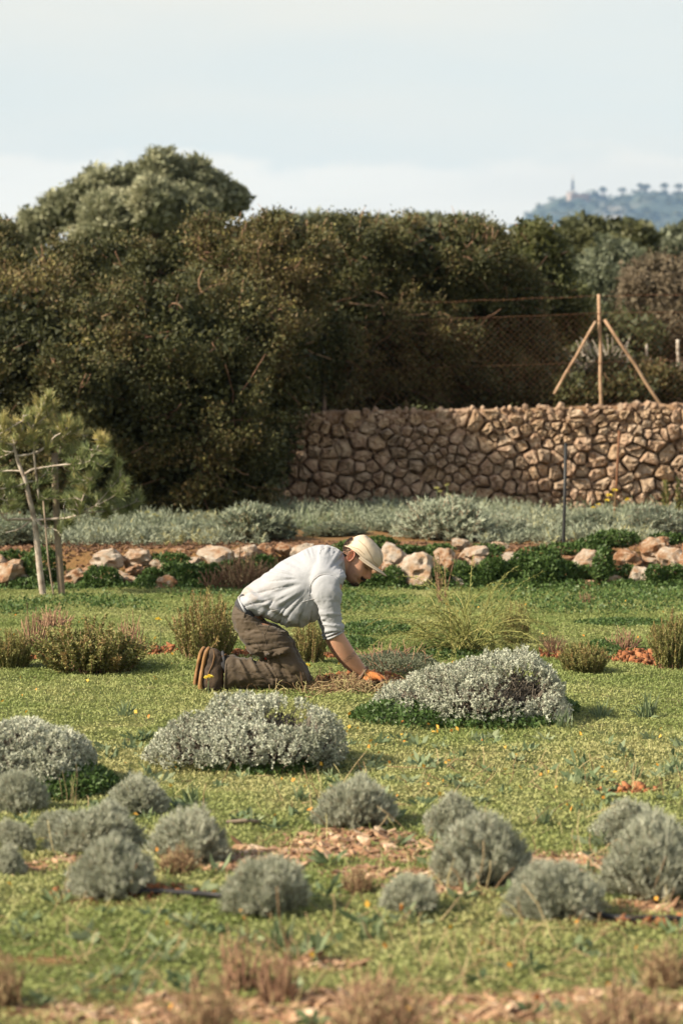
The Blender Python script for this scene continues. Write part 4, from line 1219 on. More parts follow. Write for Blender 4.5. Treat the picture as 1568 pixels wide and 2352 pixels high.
for i, (px, py, hw, hh, Y, k, lab) in enumerate(TP):
    s = Y / F; x = (px - 784) * s
    z0 = float(ground_h(np.array([x]), np.array([Y]))[0])
    top = EYE + (HZ - (py - hh)) * s
    Y -= .35; place(SIL if k else FEN[i % 3], x, Y, hw * s * 1.1, max(top - z0, .1) * 1.12, lab, 'plant', 'cushion plants on the terrace', sy=hw * s * .7)

# green-brown rosemary-like shrubs on the lawn
ROS = [plant_proto('heath_shrub', *upright_shrub(1, 1, 230, 110, .06, .028, .009, tilt=.55, vmean=.48), 'twig', 'rosemary') for _ in range(3)]
ROSU = plant_proto('heath_shrub', *upright_shrub(1, 1, 150, 105, .055, .022, .010, tilt=.5, vmean=.55), 'twig', 'rosemary')
HS = [(22, 1535, 52, 95, 1, 'olive-brown shrub cut by the left edge of the lawn'), (212, 1538, 125, 120, 0, 'wide bushy olive-brown shrub left of the kneeling man'), (472, 1510, 78, 165, 3, 'tall upright olive-brown shrub directly behind the man'), (712, 1520, 40, 120, 3, 'olive-brown shrub between the man\'s thigh and arm'),
      (1340, 1545, 56, 78, 1, 'small reddish-green shrub right of the big grey mound'), (1548, 1535, 55, 130, 2, 'olive-brown shrub at the right edge by the red soil'), (1186, 1480, 34, 105, 3, 'dark green shrub right behind the wispy plant')]
for (px, py, hw, hh, k, lab) in HS:
    x, y = on_ground(px, py); s = y / F
    place((ROS + [ROSU])[k], x, y, hw * s * 1.25, hh * s * 1.02, lab, 'shrub', 'olive-brown shrubs on the lawn')
# bare twiggy shrubs
TWG = [plant_proto('twiggy_shrub', upright_shrub(1, 1, 80, 0, 0, 0, .032, tilt=.75, wob=.22)[0], None, 'twig', 'straw') for _ in range(2)]
TWD = plant_proto('twiggy_shrub', *upright_shrub(1, 1, 150, 18, .06, .03, .026, tilt=.8, wob=.16), 'twig', 'straw')
for (px, py, hw, hh, k, lab) in [(78, 1490, 42, 120, 0, 'bare brown twigs behind the left olive-brown shrubs'), (298, 1495, 40, 100, 1, 'bare brown twigs at the right of the wide olive-brown shrub'), (128, 1440, 50, 60, 1, 'thin dry twigs on the lawn below the young pine'),
                              (560, 1345, 70, 105, 2, 'dense reddish twiggy shrub behind the man\'s back'), (490, 1345, 45, 70, 0, 'bare brown twigs left of the dense reddish shrub'), (640, 1340, 40, 100, 0, 'bare twigs rising behind the man\'s shoulder'),
                              (1270, 1500, 40, 70, 0, 'dry upright twigs right of the dark green shrub'), (1430, 1490, 45, 60, 1, 'dry upright twigs above the red soil at right'), (1345, 1385, 22, 36, 1, 'small forked dry twig on the far lawn at right'),
                              (60, 1275, 1, 1, 0, '')][:-1]:
    x, y = on_ground(px, py) if py > 1345 or px > 1000 else ((px - 784) * 18.4 / F, 18.4)
    s = y / F
    place((TWG + [TWD])[k], x, y, hw * s, hh * s, lab, 'shrub', 'bare twiggy shrubs')
# the wispy yellow-green plant with arching sprays
px, py = 1075, 1500
x, y = on_ground(px, py)
t = empty('wispy_plant', (x, y, 0), 'wispy yellow-green plant with arching feathery sprays behind the big mound', 'plant')
n = 120
base = rng.normal(size=(n, 3)) * np.array([.06, .05, 0])
D = unit(rng.normal(size=(n, 3)) * np.array([.7, .5, .2]) + np.array([-.1, 0, .9]))
pts = grow(base, D, rng.uniform(.32, .66, n), 9, .07, droop=.42)
g = Geo().tubes(pts, np.linspace(.0034, .0014, 9)[None], 3, rng.random(n)); g.build('stems', M['wisp'], t)
tt = .3 + .7 * rng.random((n, 70))
P, T = along(pts, tt); P = P.reshape(-1, 3); T = T.reshape(-1, 3)
Geo().leaves(P, unit(T * .9 + rng.normal(size=P.shape) * .45), rng.uniform(.014, .034, len(P)), .0034, np.clip(rng.normal(.5, .22, len(P)), 0, 1)).build('sprays', M['wisp'], t)
# low grey-green mat beside the hand
YD = ground_y(1545)
t = empty('mat_plant', (at(900, 1545, YD).x, YD, 0), 'low grey-green creeping mat between the hand and the wispy plant', 'plant')
n = 9000
a = rng.uniform(0, 6.28, n); rr_ = np.sqrt(rng.random(n))
P = np.column_stack([np.cos(a) * rr_ * .26, np.sin(a) * rr_ * .42 + .12, .08 * np.sqrt(1 - rr_ ** 2) * (.6 + .6 * fbm(np.stack([np.cos(a) * rr_ * 3, np.sin(a) * rr_ * 3, 0 * a], -1), 2, 8)) + .01])
Geo().leaves(P, unit(rng.normal(size=(n, 3)) * .7 + np.array([0, 0, .5])), rng.uniform(.009, .017, n), .006, np.clip(rng.normal(.35, .22, n), 0, .8)).build('foliage', M['olive_grey'], t)
n = 300
D = unit(rng.normal(size=(n, 3)) * np.array([1, 1, .25]) + np.array([0, 0, .25]))
Geo().tubes(grow(np.tile([[0, .12, .0]], (n, 1)) + rng.normal(size=(n, 3)) * np.array([.1, .15, 0]), D, .16, 4, .2), .0016, 3, rng.random(n)).build('stems', M['twig'], t)
# spiky tufts of grass
TUF = [plant_proto('grass_tuft', Geo().blades(rng.normal(size=(n_, 3)) * np.array([.16, .16, 0]), unit(rng.normal(size=(n_, 3)) * .33 + np.array([0, 0, 1])), rng.uniform(.55, 1.1, n_), .085, rng.random(n_), rng.uniform(0, .35, n_)), None, 'blade', 'blade', stemname='blades') for n_ in (26, 38)]
for i, (px, py, hh, lab) in enumerate([(285, 1648, 52, 'spiky grass tuft on the lawn left of the middle mound'), (440, 1850, 62, 'spiky grass tuft behind the left foreground bushes'), (1290, 1672, 62, 'spiky grass tuft at the right foot of the biggest mound'), (1485, 1640, 78, 'tall spiky grass tuft near the right edge of the lawn'), (1375, 1640, 60, 'thin grass tuft right of the biggest mound'),
                                       (1460, 1795, 48, 'low dark grass tuft on the right lawn'), (1555, 1775, 60, 'grass tuft cut by the right edge'), (880, 1900, 60, 'grass tuft right of the single round bush'), (1250, 1900, 62, 'grass tuft behind the big round bush'), (640, 2180, 110, 'grass blades among the bare twigs in front'), (850, 2160, 90, 'grass blades left of the smallest front bush'), (690, 1850, 50, 'thin grass tuft left of the single round bush'), (1330, 1870, 45, 'pale grass tuft between the right bushes'), (500, 1585, 20, 'short grass at the toe of the shoe'), (1020, 1700, 18, 'tiny grass tuft in front of the biggest mound')]):
    x, y = on_ground(px, py); s = y / F
    place(TUF[i % 2], x, y, hh * s * .8, hh * s, lab, 'grass tuft', 'spiky grass tufts')
# dry brown plants in the foreground
DRY = [plant_proto('dry_plant', *upright_shrub(1, 1, 160, 14, .11, .03, .024, tilt=.8, wob=.2), 'twig', 'straw') for _ in range(2)]
for i, (px, py, hw, hh, lab) in enumerate([(410, 2010, 55, 82, 'dry brown stalks leaning on a silver bush at left'), (822, 2048, 46, 68, 'small dry brown plant on the mulch at centre'), (870, 2400, 130, 190, 'blurred dry brown plant at the bottom edge, right of centre'), (1440, 2400, 150, 175, 'blurred dry brown plant in the bottom right'), (1535, 2255, 80, 125, 'dry brown plant at the right edge above the bottom corner'),
                                           (5, 2310, 60, 130, 'dry brown plant at the left edge near the bottom'), (470, 2420, 90, 230, 'dry brown grass clump at the bottom, left of centre')]):
    x, y = on_ground(px, py); s = y / F
    place(DRY[i % 2], x, y, hw * s, hh * s, lab, 'dry plant', 'dry brown plants in the foreground')
for i, (px, py, hw, hh, lab) in enumerate([(560, 2265, 75, 190, 'bare forked twigs below the silver bush with the green heart'), (640, 2295, 60, 190, 'bare upright twigs in the lower centre foreground'), (840, 2330, 80, 170, 'bare twigs above the dry plant at the bottom edge'), (60, 1845, 30, 130, 'thin pale stalks in front of the ivy-skirted mound'), (170, 1850, 40, 110, 'tall dead stalks at the right of the ivy-skirted mound')]):
    x, y = on_ground(px, py); s = y / F
    place(TWG[i % 2] if i < 3 else plant_proto('dead_stalks', upright_shrub(1, 1, 9, 0, 0, 0, .02, tilt=.5, wob=.15)[0], None, 'straw', 'straw'), x, y, hw * s, hh * s, lab, 'twigs', 'bare twigs in the foreground')
# small sapling on the far lawn and leafy sapling at the right edge
SAP = plant_proto('sapling', *upright_shrub(.12, 1, 7, 26, .05, .022, .016, t0=.25, tilt=.3, wob=.06, vmean=.8), 'twig', 'lime')
x, y = on_ground(1015, 1392); place(SAP, x, y, 120 * y / F, 150 * y / F, 'thin young sapling on the far lawn in front of the rocks', 'sapling', 'young saplings')
SAP2 = plant_proto('sapling', *upright_shrub(.5, 1, 12, 60, .10, .034, .014, t0=.3, tilt=.6, wob=.12, vmean=.75), 'twig', 'lime')
place(SAP2, (1545 - 784) * 22.3 / F, 22.3, .45, .82, 'leafy green sapling at the right edge in front of the stone wall', 'sapling', 'young saplings')
# umbels and yellow flowers on stalks
def flower_stalk(px, py_top, Y, h, label, heads, hr, mat='umbel', lean=0.0, z0=None):
    p = at(px, py_top, Y)
    if z0 is None: z0 = float(ground_h(np.array([p.x]), np.array([Y]))[0])
    t = empty('flower_stalk', (p.x, Y, z0), label, 'flower', 'flowers on stalks')
    h = p.z - z0
    gs, gh = Geo(), Geo()
    for k in range(heads):
        top = np.array([rng.normal() * h * .16 * (heads > 1) + lean * h, rng.normal() * .03, h * (1 - .35 * k / max(heads, 1))])
        s = np.linspace(0, 1, 5)[:, None]
        pts = s * top + (s * (1 - s)) * np.array([rng.normal() * .05, 0, 0])
        gs.tubes(pts[None], np.linspace(.003, .0016, 5)[None], 4, .5)
        n = 26
        d = rand_dirs(n); d[:, 2] = np.abs(d[:, 2]) * .7
        gh.leaves(top + d * hr * .35, d, hr, hr * .75, rng.random(n))
        if heads > 1:
            gh.build('flower_head', M[mat], t); gh = Geo()
    gs.build('stalk', M['blade'], t)
    if heads == 1: gh.build('flower_head', M[mat], t)
    return t
flower_stalk(1020, 1115, 21.5, 0, 'fennel stalks with pale umbels rising above the tallest silver shrub', 5, .022)
flower_stalk(560, 1165, 21.4, 0, 'pale umbels above the tall cushion plant over the man', 4, .02)
flower_stalk(345, 1178, 21.2, 0, 'pale umbels above the cushion plant right of the pine', 4, .018)
flower_stalk(1180, 1190, 21.5, 0, 'pale umbels on the terrace left of the black pole', 4, .018)
flower_stalk(1415, 1128, 21.8, 0, 'yellow flower spikes beside the rusty rod', 3, .026, 'petal', .02)
flower_stalk(1375, 1150, 21.6, 0, 'small yellow flowers between the black pole and the rusty rod', 3, .018, 'petal', -.05)
flower_stalk(365, 1422, ground_y(1500), 0, 'single pale yellow flower on a tall thin stalk left of the man', 1, .018, 'petal')
flower_stalk(480, 1556, ground_y(1598), 0, 'small yellow flower in front of the shoe', 1, .020, 'petal')
flower_stalk(706, 1528, ground_y(1560), 0, 'small yellow flower right behind the man\'s knee', 1, .016, 'petal')

# ------------------------------------------------------------------ young pine with its stake
YP = 17.8
pine = empty('young_pine', (at(100, 1368, YP).x, YP, 0), 'young pine with pale trunk and long needles at the left edge', 'tree')
po = np.array(pine.location)
def z6(x, y, dy=0.0):
    return np.array(at(x * .2197, y * .2197 + 861, YP + dy)) - po
g = Geo()
def limb_px(pts, r0, r1, dy0=0, dy1=0, n=7):
    p = np.array([z6(x, y, dy0 + (dy1 - dy0) * i / (len(pts) - 1)) for i, (x, y) in enumerate(pts)])
    # smooth the polyline
    q = [p[0]]
    for a, b_ in zip(p[:-1], p[1:]):
        q += [a * .75 + b_ * .25, a * .25 + b_ * .75]
    q.append(p[-1]); q = np.array(q)
    g.tubes(q[None], np.linspace(r0, r1, len(q))[None] * .82, n)
    return q
limb_px([(455, 2310), (420, 2050), (395, 1780), (370, 1580), (350, 1450), (320, 1330), (290, 1200), (265, 1080), (235, 1020), (200, 930), (175, 850), (150, 740)], .031, .013, n=9)
PB = [([(150, 740), (200, 660), (240, 560)], .010, .005, 0, -.1), ([(415, 1300), (395, 1150), (375, 1000), (360, 850), (355, 700), (340, 560), (380, 470), (450, 330), (490, 240)], .011, .005, -.05, -.12),
      ([(390, 510), (550, 380), (560, 290)], .007, .004, -.1, -.05), ([(260, 1040), (340, 985), (460, 970), (600, 945), (850, 930), (940, 900), (1010, 915)], .013, .005, 0, -.3), ([(940, 900), (1030, 740), (1080, 660)], .006, .004, -.27, -.3),
      ([(170, 850), (350, 830), (530, 720), (560, 650), (660, 600), (720, 480)], .011, .004, 0, -.18), ([(380, 830), (550, 700), (670, 650), (790, 560)], .008, .004, -.08, .1), ([(300, 1120), (400, 1110), (500, 1010), (620, 850), (640, 720)], .009, .004, 0, .2),
      ([(380, 1520), (560, 1505), (720, 1500), (860, 1440), (850, 1350), (890, 1230), (960, 1080)], .014, .004, 0, -.25), ([(780, 1480), (1000, 1370), (1180, 1280), (1260, 1210), (1300, 1100)], .008, .004, -.12, -.3), ([(1000, 1370), (1200, 1140), (1270, 1040)], .006, .003, -.18, -.1), ([(900, 1440), (1200, 1420), (1420, 1330)], .007, .003, -.1, .2),
      ([(215, 1005), (100, 1000), (0, 1010), (-120, 960)], .008, .004, 0, .1), ([(270, 1130), (140, 1180), (-100, 1200)], .009, .004, 0, -.2), ([(360, 1510), (160, 1510), (60, 1520), (0, 1430), (-80, 1380)], .014, .005, 0, -.15), ([(60, 1500), (100, 1330), (0, 1290), (-60, 1250)], .007, .004, -.1, -.2),
      ([(160, 790), (30, 860), (-150, 900)], .008, .004, 0, .15), ([(150, 740), (0, 690), (-120, 640)], .008, .004, 0, -.1), ([(360, 600), (270, 460), (190, 510), (0, 620), (-150, 700)], .007, .004, -.08, -.2), ([(345, 1480), (450, 1590), (600, 1620), (640, 1680)], .008, .003, 0, -.15), ([(330, 1520), (200, 1620), (60, 1650)], .008, .003, 0, -.1)]
sk = []
for (pts, r0, r1, d0, d1) in PB:
    sk.append(limb_px(pts, r0, r1, d0, d1, 6))
g.build('trunk', M['pale_bark'], pine)
TUFTS = [(500, 230), (560, 300), (460, 270), (300, 390), (430, 390), (100, 520), (30, 450), (340, 470), (540, 520), (680, 480), (740, 500), (800, 560), (850, 620), (620, 560), (190, 590), (430, 600), (220, 720), (0, 780), (560, 760), (700, 680), (1080, 680), (1130, 720), (880, 790), (1000, 830), (1150, 850), (1180, 900), (760, 800), (640, 830),
         (1050, 950), (1000, 1000), (60, 1000), (80, 1100), (500, 1060), (760, 930), (850, 1050), (960, 1090), (990, 1130), (1270, 1060), (1300, 1120), (1330, 1180), (1200, 1180), (100, 1250), (190, 1330), (100, 1400), (450, 1400), (520, 1220), (740, 1350), (900, 1330), (1000, 1370), (1150, 1380), (1250, 1380), (1400, 1300), (1450, 1350), (1300, 1450),
         (1100, 1480), (550, 1100), (200, 1150), (-60, 600), (-80, 850), (-60, 1100), (-80, 1300), (260, 650), (480, 700), (620, 700), (330, 700), (120, 680), (900, 900), (1100, 800), (640, 1250), (820, 1260), (40, 620), (700, 1560), (560, 1560), (1350, 1400), (1200, 1300), (1060, 1250), (520, 1500)]
nl = Geo(); tw = Geo()
allsk = np.concatenate(sk)
for (tx, ty) in TUFTS:
    for rep in range(4):
        jx, jy = tx + rng.normal() * 42, ty + rng.normal() * 32
        tip = z6(jx, jy, 0); 
        j = np.argmin(np.abs(allsk[:, 0] - tip[0]) + np.abs(allsk[:, 2] - tip[2]) + rng.random(len(allsk)) * .08)
        tip[1] = allsk[j, 1] + abs(rng.normal()) * .16 - .03
        a = allsk[j]
        ax = unit(tip - a + np.array([0, 0, .03]))
        pts = np.stack([a, (a + tip) / 2 + rng.normal(size=3) * .015, tip])
        tw.tubes(pts[None], np.array([[.0045, .0035, .0025]]), 4)
        n = 85
        tpos = rng.random(n) ** .6 * .09
        dirs = unit(ax * .8 + np.array([0, 0, .5]) + rng.normal(size=(n, 3)) * .42)
        tone = .42 + .3 * (ty < 750) + (.25 if (tx, ty) in ((1080, 680), (960, 1090), (1000, 1370)) else 0) + rng.normal() * .12
        nl.leaves(tip - ax * tpos[:, None], dirs, rng.uniform(.055, .095, n), .0036, np.clip(tone + rng.normal(size=n) * .14, 0, 1))
tag(tw.build('twigs', M['pale_bark'], pine), kind='stuff'); nl.build('needles', M['pine'], pine)
st = empty('tree_stake', (at(143, 1368, 17.85).x, 17.85, 0), 'weathered grey round stake standing beside the young pine', 'stake')
p0 = np.array(st.location)
pts = np.array([np.array(at(*q, 17.85)) - p0 for q in ((143, 1372), (138, 1300), (131, 1200), (127, 1100), (126, 1040))])
Geo().tubes(pts[None], np.array([[.026, .026, .025, .025, .024]]), 12).build('post', M['stake'], st)
pts = np.array([np.array(at(*q, 17.7)) - p0 for q in ((124, 1368), (112, 1290), (100, 1150))])
sp = empty('support_cane', (at(124, 1368, 17.7).x, 17.7, 0), 'thin leaning cane between the pine trunk and its stake', 'cane')
p0 = np.array(sp.location); pts = np.array([np.array(at(*q, 17.7)) - p0 for q in ((124, 1370), (112, 1290), (100, 1150))])
Geo().tubes(pts[None], .0065, 6).build('stick', M['stake'], sp)

# ------------------------------------------------------------------ poles, fence, hose
def pole(name, a, b_, r, mat, label, cat, n=8):
    t = empty(name, a, label, cat)
    d = np.array(b_) - np.array(a)
    g = Geo().tubes(np.stack([d * -.03, d * .5 + np.array([.004, 0, 0]), d])[None], r, n)
    g.build('shaft', M[mat], t)
    g = Geo().tubes(np.stack([d, d * 1.004, d * 1.008])[None], np.array([[r * 1.15, r * 1.15, r * .5]]), n)
    g.build('tip', M[mat], t)
    return t
yb = ground_y(1334); pole('black_pole', at(1290, 1334, yb), at(1298, 1020, yb), .0125, 'black_plastic', 'thin black pole standing at the lawn edge in front of the wall', 'pole')
pole('rusty_rod', at(1408, 1212, 22.4), at(1421, 990, 22.4), .012, 'rust', 'thin rusty rod standing on the terrace near the right edge', 'rod')
FY = 26.1
fence = empty('wire_fence', (at(1380, 935, FY).x, FY, at(1380, 935, FY).z), 'rusty chain-link fence with barbed wire and braced wooden post on the wall', 'fence')
fo = np.array(fence.location)
def fp(px, py, dy=0.0):
    return np.array(at(px, py, FY + dy)) - fo
def stick(name, a, b_, r0, r1, mat):
    m_ = (a + b_) / 2 + np.array([.006, 0, .004])
    g = Geo().tubes(np.stack([a, a * .7 + b_ * .3 + np.array([-.004, 0, 0]), m_, a * .25 + b_ * .75, b_])[None], np.linspace(r0, r1, 5)[None], 10)
    return g.build(name, M[mat], fence)
stick('post', fp(1380, 945), fp(1374, 676), .020, .018, 'fence_wood')
stick('brace', fp(1272, 905, -.04), fp(1367, 738, -.04), .016, .015, 'fence_wood')
stick('brace', fp(1524, 942, -.06), fp(1387, 734, -.06), .018, .016, 'fence_wood')
stick('post', fp(746, 960), fp(742, 800), .022, .02, 'fence_wood')
stick('post', fp(1557, 880, 2.4), fp(1555, 780, 2.4), .022, .02, 'pale_bark')
stick('post', fp(1483, 860, 2.2), fp(1484, 790, 2.2), .016, .014, 'pale_bark')
top = lambda px: np.interp(px, [560, 970, 1370, 1700], [748, 735, 719, 715])
bot = lambda px: np.interp(px, [560, 700, 1380, 1700], [958, 955, 936, 930])
g = Geo()
step = 15.0
for sgn in (1, -1):
    for x0 in np.arange(340, 1960, step):
        a, b_ = [], []
        for k in np.linspace(0, 1, 5):
            xx = x0 + sgn * k * 225
            yy = top(xx) + (bot(xx) - top(xx)) * k
            a.append((xx, yy))
        a = [(xx, yy) for xx, yy in a if 560 <= xx <= 1720]
        if len(a) < 2: continue
        p = np.array([fp(xx, yy, .002 * sgn) for xx, yy in a])
        g.tubes(p[None], .0016, 3)
tag(g.build('wire_mesh', M['rust'], fence), kind='stuff')
def wire(name, f, r=.0022, x0=560, x1=1720):
    xx = np.linspace(x0, x1, 24)
    Geo().tubes(np.array([fp(q, f(q) + math.sin(q * .11) * .6, -.004) for q in xx])[None], r, 5).build(name, M['rust'], fence)
wire('top_wire', lambda q: top(q)); wire('middle_wire', lambda q: (top(q) + bot(q)) / 2 + 4, .0018); wire('bottom_wire', lambda q: bot(q) - 6, .0018)
# barbed wire with its barbs
bw = lambda q: np.interp(q, [700, 1110, 1372, 1720], [705, 690, 680, 674])
g = Geo()
xx = np.linspace(640, 1720, 40)
g.tubes(np.array([fp(q, bw(q) + math.sin(q * .05) * 1.0, 0) for q in xx])[None], .0022, 4)
for q in np.arange(650, 1720, 22):
    c = fp(q, bw(q) + math.sin(q * .05) * 1.0)
    d = unit(np.array([random.uniform(-.4, .4), 0, 1]))
    g.tubes(np.stack([c - d * .014, c + d * .014])[None], .0016, 3)
g.build('barbed_wire', M['rust'], fence)
for k, (qx, qy) in enumerate([(1376, 719), (1378, 833), (1379, 928), (1376, 735)]):
    c = fp(qx, qy); th = np.linspace(0, 6.3, 9)
    Geo().tubes(np.stack([c + np.array([math.cos(a) * .03, math.sin(a) * .03, .01 * math.sin(a)]) for a in th])[None], .004, 4).build('wire_tie', M['rust'], fence)
# black irrigation hose along the foreground row
def hose(label, pts):
    p = np.array([[*on_ground(a, b_), .02] for a, b_ in pts])
    t = empty('irrigation_hose', p[0], label, 'hose', 'black irrigation hoses')
    s = np.linspace(0, len(p) - 1, 40); q = np.stack([np.interp(s, np.arange(len(p)), p[:, i]) for i in range(3)], 1)
    q[:, 2] = ground_h(q[:, 0], q[:, 1]) + .014
    Geo().tubes((q - p[0])[None], .0085, 8).build('pipe', M['black_plastic'], t)
hose('black irrigation hose under the left foreground bushes', [(215, 2064), (250, 2066), (380, 2068), (485, 2074), (620, 2090)])
hose('black irrigation hose at the lower right under the front bushes', [(1250, 2098), (1360, 2104), (1450, 2112), (1660, 2112)])
bs = on_ground(560, 1902)
t = empty('grey_stick', (bs[0], bs[1], .0), 'pale fallen stick on the mulch right of the left cluster', 'stick')
Geo().tubes(np.array([[[-.06, 0, .02], [0, .004, .024], [.06, .01, .02]]]), np.array([[.007, .008, .005]]), 6).build('twig', M['stake'], t)
# ------------------------------------------------------------------ the kneeling man
YM = 12.25
man = empty('person', (at(640, 1580, YM).x, YM, 0), 'man in grey sweatshirt, brown cargo trousers and beige cap kneeling and reaching to the ground', 'person')
MO = np.array(man.location)
def W(zx, zy, dy=0.0):
    """point of the figure from a side-view drawing (units of about 0.8 mm), dy metres away from the middle plane"""
    return np.array(at(zx * .3662 + 402, zy * .3662 + 1177, YM + dy)) - MO
def loft(g, secs, n=28, p=2.3):
    """secs: (edge a, edge b, dy, half depth)"""
    th = np.arange(n) * 2 * math.pi / n
    c, s = np.cos(th), np.sin(th)
    c = np.sign(c) * np.abs(c) ** (2 / p); s = np.sign(s) * np.abs(s) ** (2 / p)
    V = []
    for (a, b_, dy, hb) in secs:
        A, B = W(*a, dy), W(*b_, dy)
        ctr, h = (A + B) / 2, (A - B) / 2
        V.append(ctr + h * c[:, None] + np.array([0, hb, 0]) * s[:, None])
    k = len(V)
    ca, cb = V[0].mean(0), V[-1].mean(0)
    V = np.concatenate(V + [ca[None], cb[None]])
    Q = [(i * n + j, i * n + (j + 1) % n, (i + 1) * n + (j + 1) % n, (i + 1) * n + j) for i in range(k - 1) for j in range(n)]
    T = [((j + 1) % n, j, k * n) for j in range(n)] + [((k - 1) * n + j, (k - 1) * n + (j + 1) % n, k * n + 1) for j in range(n)]
    # ring order decides the winding; make it point outward
    v0, v1, v2 = V[Q[0][0]], V[Q[0][1]], V[Q[0][3]]
    if np.dot(np.cross(v1 - v0, v2 - v0), v0 - (ca + V[n:2 * n].mean(0)) / 2) < 0:
        Q = [q[::-1] for q in Q]; T = [t[::-1] for t in T]
    g.add(V, Q, T)
def densify(secs, m=4):
    """Catmull-Rom through the sections"""
    A = np.array([[*s[0], *s[1], s[2], s[3]] for s in secs], float)
    P = np.concatenate([[2 * A[0] - A[1]], A, [2 * A[-1] - A[-2]]])
    out = []
    for i in range(1, len(P) - 2):
        for t in np.arange(m) / m:
            p0, p1, p2, p3 = P[i - 1], P[i], P[i + 1], P[i + 2]
            out.append(.5 * (2 * p1 + (p2 - p0) * t + (2 * p0 - 5 * p1 + 4 * p2 - p3) * t * t + (3 * p1 - p0 - 3 * p2 + p3) * t ** 3))
    out.append(A[-1])
    return [((o[0], o[1]), (o[2], o[3]), o[4], o[5]) for o in out]
def remesh(g, voxel, smooth_it=2):
    """one continuous skin round all closed pieces"""
    me = g.mesh('tmp', None)
    o = bpy.data.objects.new('tmp', me); C.objects.link(o)
    md = o.modifiers.new('r', 'REMESH'); md.mode = 'VOXEL'; md.voxel_size = voxel
    if smooth_it:
        sm = o.modifiers.new('s', 'SMOOTH'); sm.factor = .5; sm.iterations = smooth_it
    dg = bpy.context.evaluated_depsgraph_get()
    ev = o.evaluated_get(dg).to_mesh()
    n = len(ev.vertices)
    V = np.empty(n * 3, np.float32); ev.vertices.foreach_get('co', V); V = V.reshape(-1, 3).astype(float)
    N = np.empty(n * 3, np.float32); ev.vertices.foreach_get('normal', N); N = N.reshape(-1, 3).astype(float)
    Fs = [tuple(p.vertices) for p in ev.polygons]
    bpy.data.objects.remove(o, do_unlink=True); bpy.data.meshes.remove(me)
    Q = np.array([f for f in Fs if len(f) == 4]).reshape(-1, 4); T = np.array([f for f in Fs if len(f) == 3]).reshape(-1, 3)
    return V, N, Q, T
def to_z(V):
    """figure drawing coordinates of points"""
    P = V + MO
    px = 784 + P[:, 0] * F / P[:, 1]; py = HZ - (P[:, 2] - EYE) * F / P[:, 1]
    return (px - 402) / .3662, (py - 1177) / .3662
def seg_t(zx, zy, a, b_):
    d = np.array(b_, float) - np.array(a, float); L = np.linalg.norm(d); d /= L
    return ((zx - a[0]) * d[0] + (zy - a[1]) * d[1]), ((zx - a[0]) * -d[1] + (zy - a[1]) * d[0])

TORSO = [((398, 528), (476, 652), 0, .150), ((450, 465), (560, 666), 0, .168), ((560, 392), (660, 704), 0, .180), ((660, 310), (760, 720), 0, .188), ((760, 258), (850, 694), 0, .195), ((850, 214), (930, 636), 0, .198), ((930, 204), (1000, 556), 0, .188), ((1003, 224), (1052, 470), 0, .140), ((1046, 254), (1060, 412), 0, .082)]
def arm(sgn, sh=0):
    return [((880 + sh, 262), (1030 + sh, 330), .10 * sgn, .07), ((858 + sh, 360), (1058 + sh, 385), .165 * sgn, .075), ((850 + sh, 450), (1063 + sh, 440), .195 * sgn, .076), ((862 + sh, 520), (1052 + sh, 505), .205 * sgn, .073), ((888 + sh, 580), (1042 + sh, 560), .208 * sgn, .067), ((908 + sh, 645), (1042 + sh, 620), .208 * sgn, .062), ((936 + sh, 730), (1054 + sh, 685), .203 * sgn, .057), ((960 + sh, 796), (1057 + sh, 744), .198 * sgn, .050)]
def forearm(sgn, sh=0):
    return [((955 + sh, 740), (1050 + sh, 700), .20 * sgn, .044), ((968 + sh, 800), (1056 + sh, 752), .198 * sgn, .043), ((990 + sh, 850), (1090 + sh, 808), .193 * sgn, .042), ((1035 + sh, 915), (1126 + sh, 868), .185 * sgn, .037), ((1090 + sh, 972), (1166 + sh, 926), .175 * sgn, .030), ((1143 + sh, 1012), (1196 + sh, 972), .166 * sgn, .026), ((1180 + sh, 1035), (1222 + sh, 1000), .16 * sgn, .026)]
THIGH = lambda sgn, sh: [((362 + sh * .2, 640), (640 + sh * .3, 712), .07 * sgn, .10), ((388 + sh * .5, 760), (690 + sh * .5, 735), .088 * sgn, .098), ((450 + sh, 850), (728 + sh, 792), .098 * sgn, .092), ((540 + sh, 920), (765 + sh, 880), .105 * sgn, .082), ((620 + sh, 975), (815 + sh, 965), .11 * sgn, .074), ((655 + sh, 1050), (852 + sh, 1048), .112 * sgn, .068)]
SHANK = lambda sgn, sh, ds=0: [((800 + sh, 940), (850 + sh, 1086), .112 * sgn, .062), ((730 + sh, 935), (755 + sh, 1100), .112 * sgn, .070), ((600 + sh, 935), (600 + sh, 1106), .110 * sgn, .072), ((470 + sh, 918 + ds), (468 + sh, 1108), .105 * sgn, .070), ((380 + sh, 905 + ds), (372 + sh, 1110), .10 * sgn, .068), ((322 + sh, 903 + ds), (312 + sh, 1108), .098 * sgn, .066)]
PELVIS = [((372, 575), (560, 672), 0, .155), ((360, 610), (600, 700), 0, .170), ((357, 660), (650, 712), 0, .178), ((372, 730), (680, 728), 0, .165), ((430, 800), (680, 745), 0, .12)]
def shrink(secs, f):
    out = []
    for a, b_, dy, hb in secs:
        c = ((a[0] + b_[0]) / 2, (a[1] + b_[1]) / 2)
        out.append((tuple(c[i] + (a[i] - c[i]) * f for i in (0, 1)), tuple(c[i] + (b_[i] - c[i]) * f for i in (0, 1)), dy, hb * f))
    return out
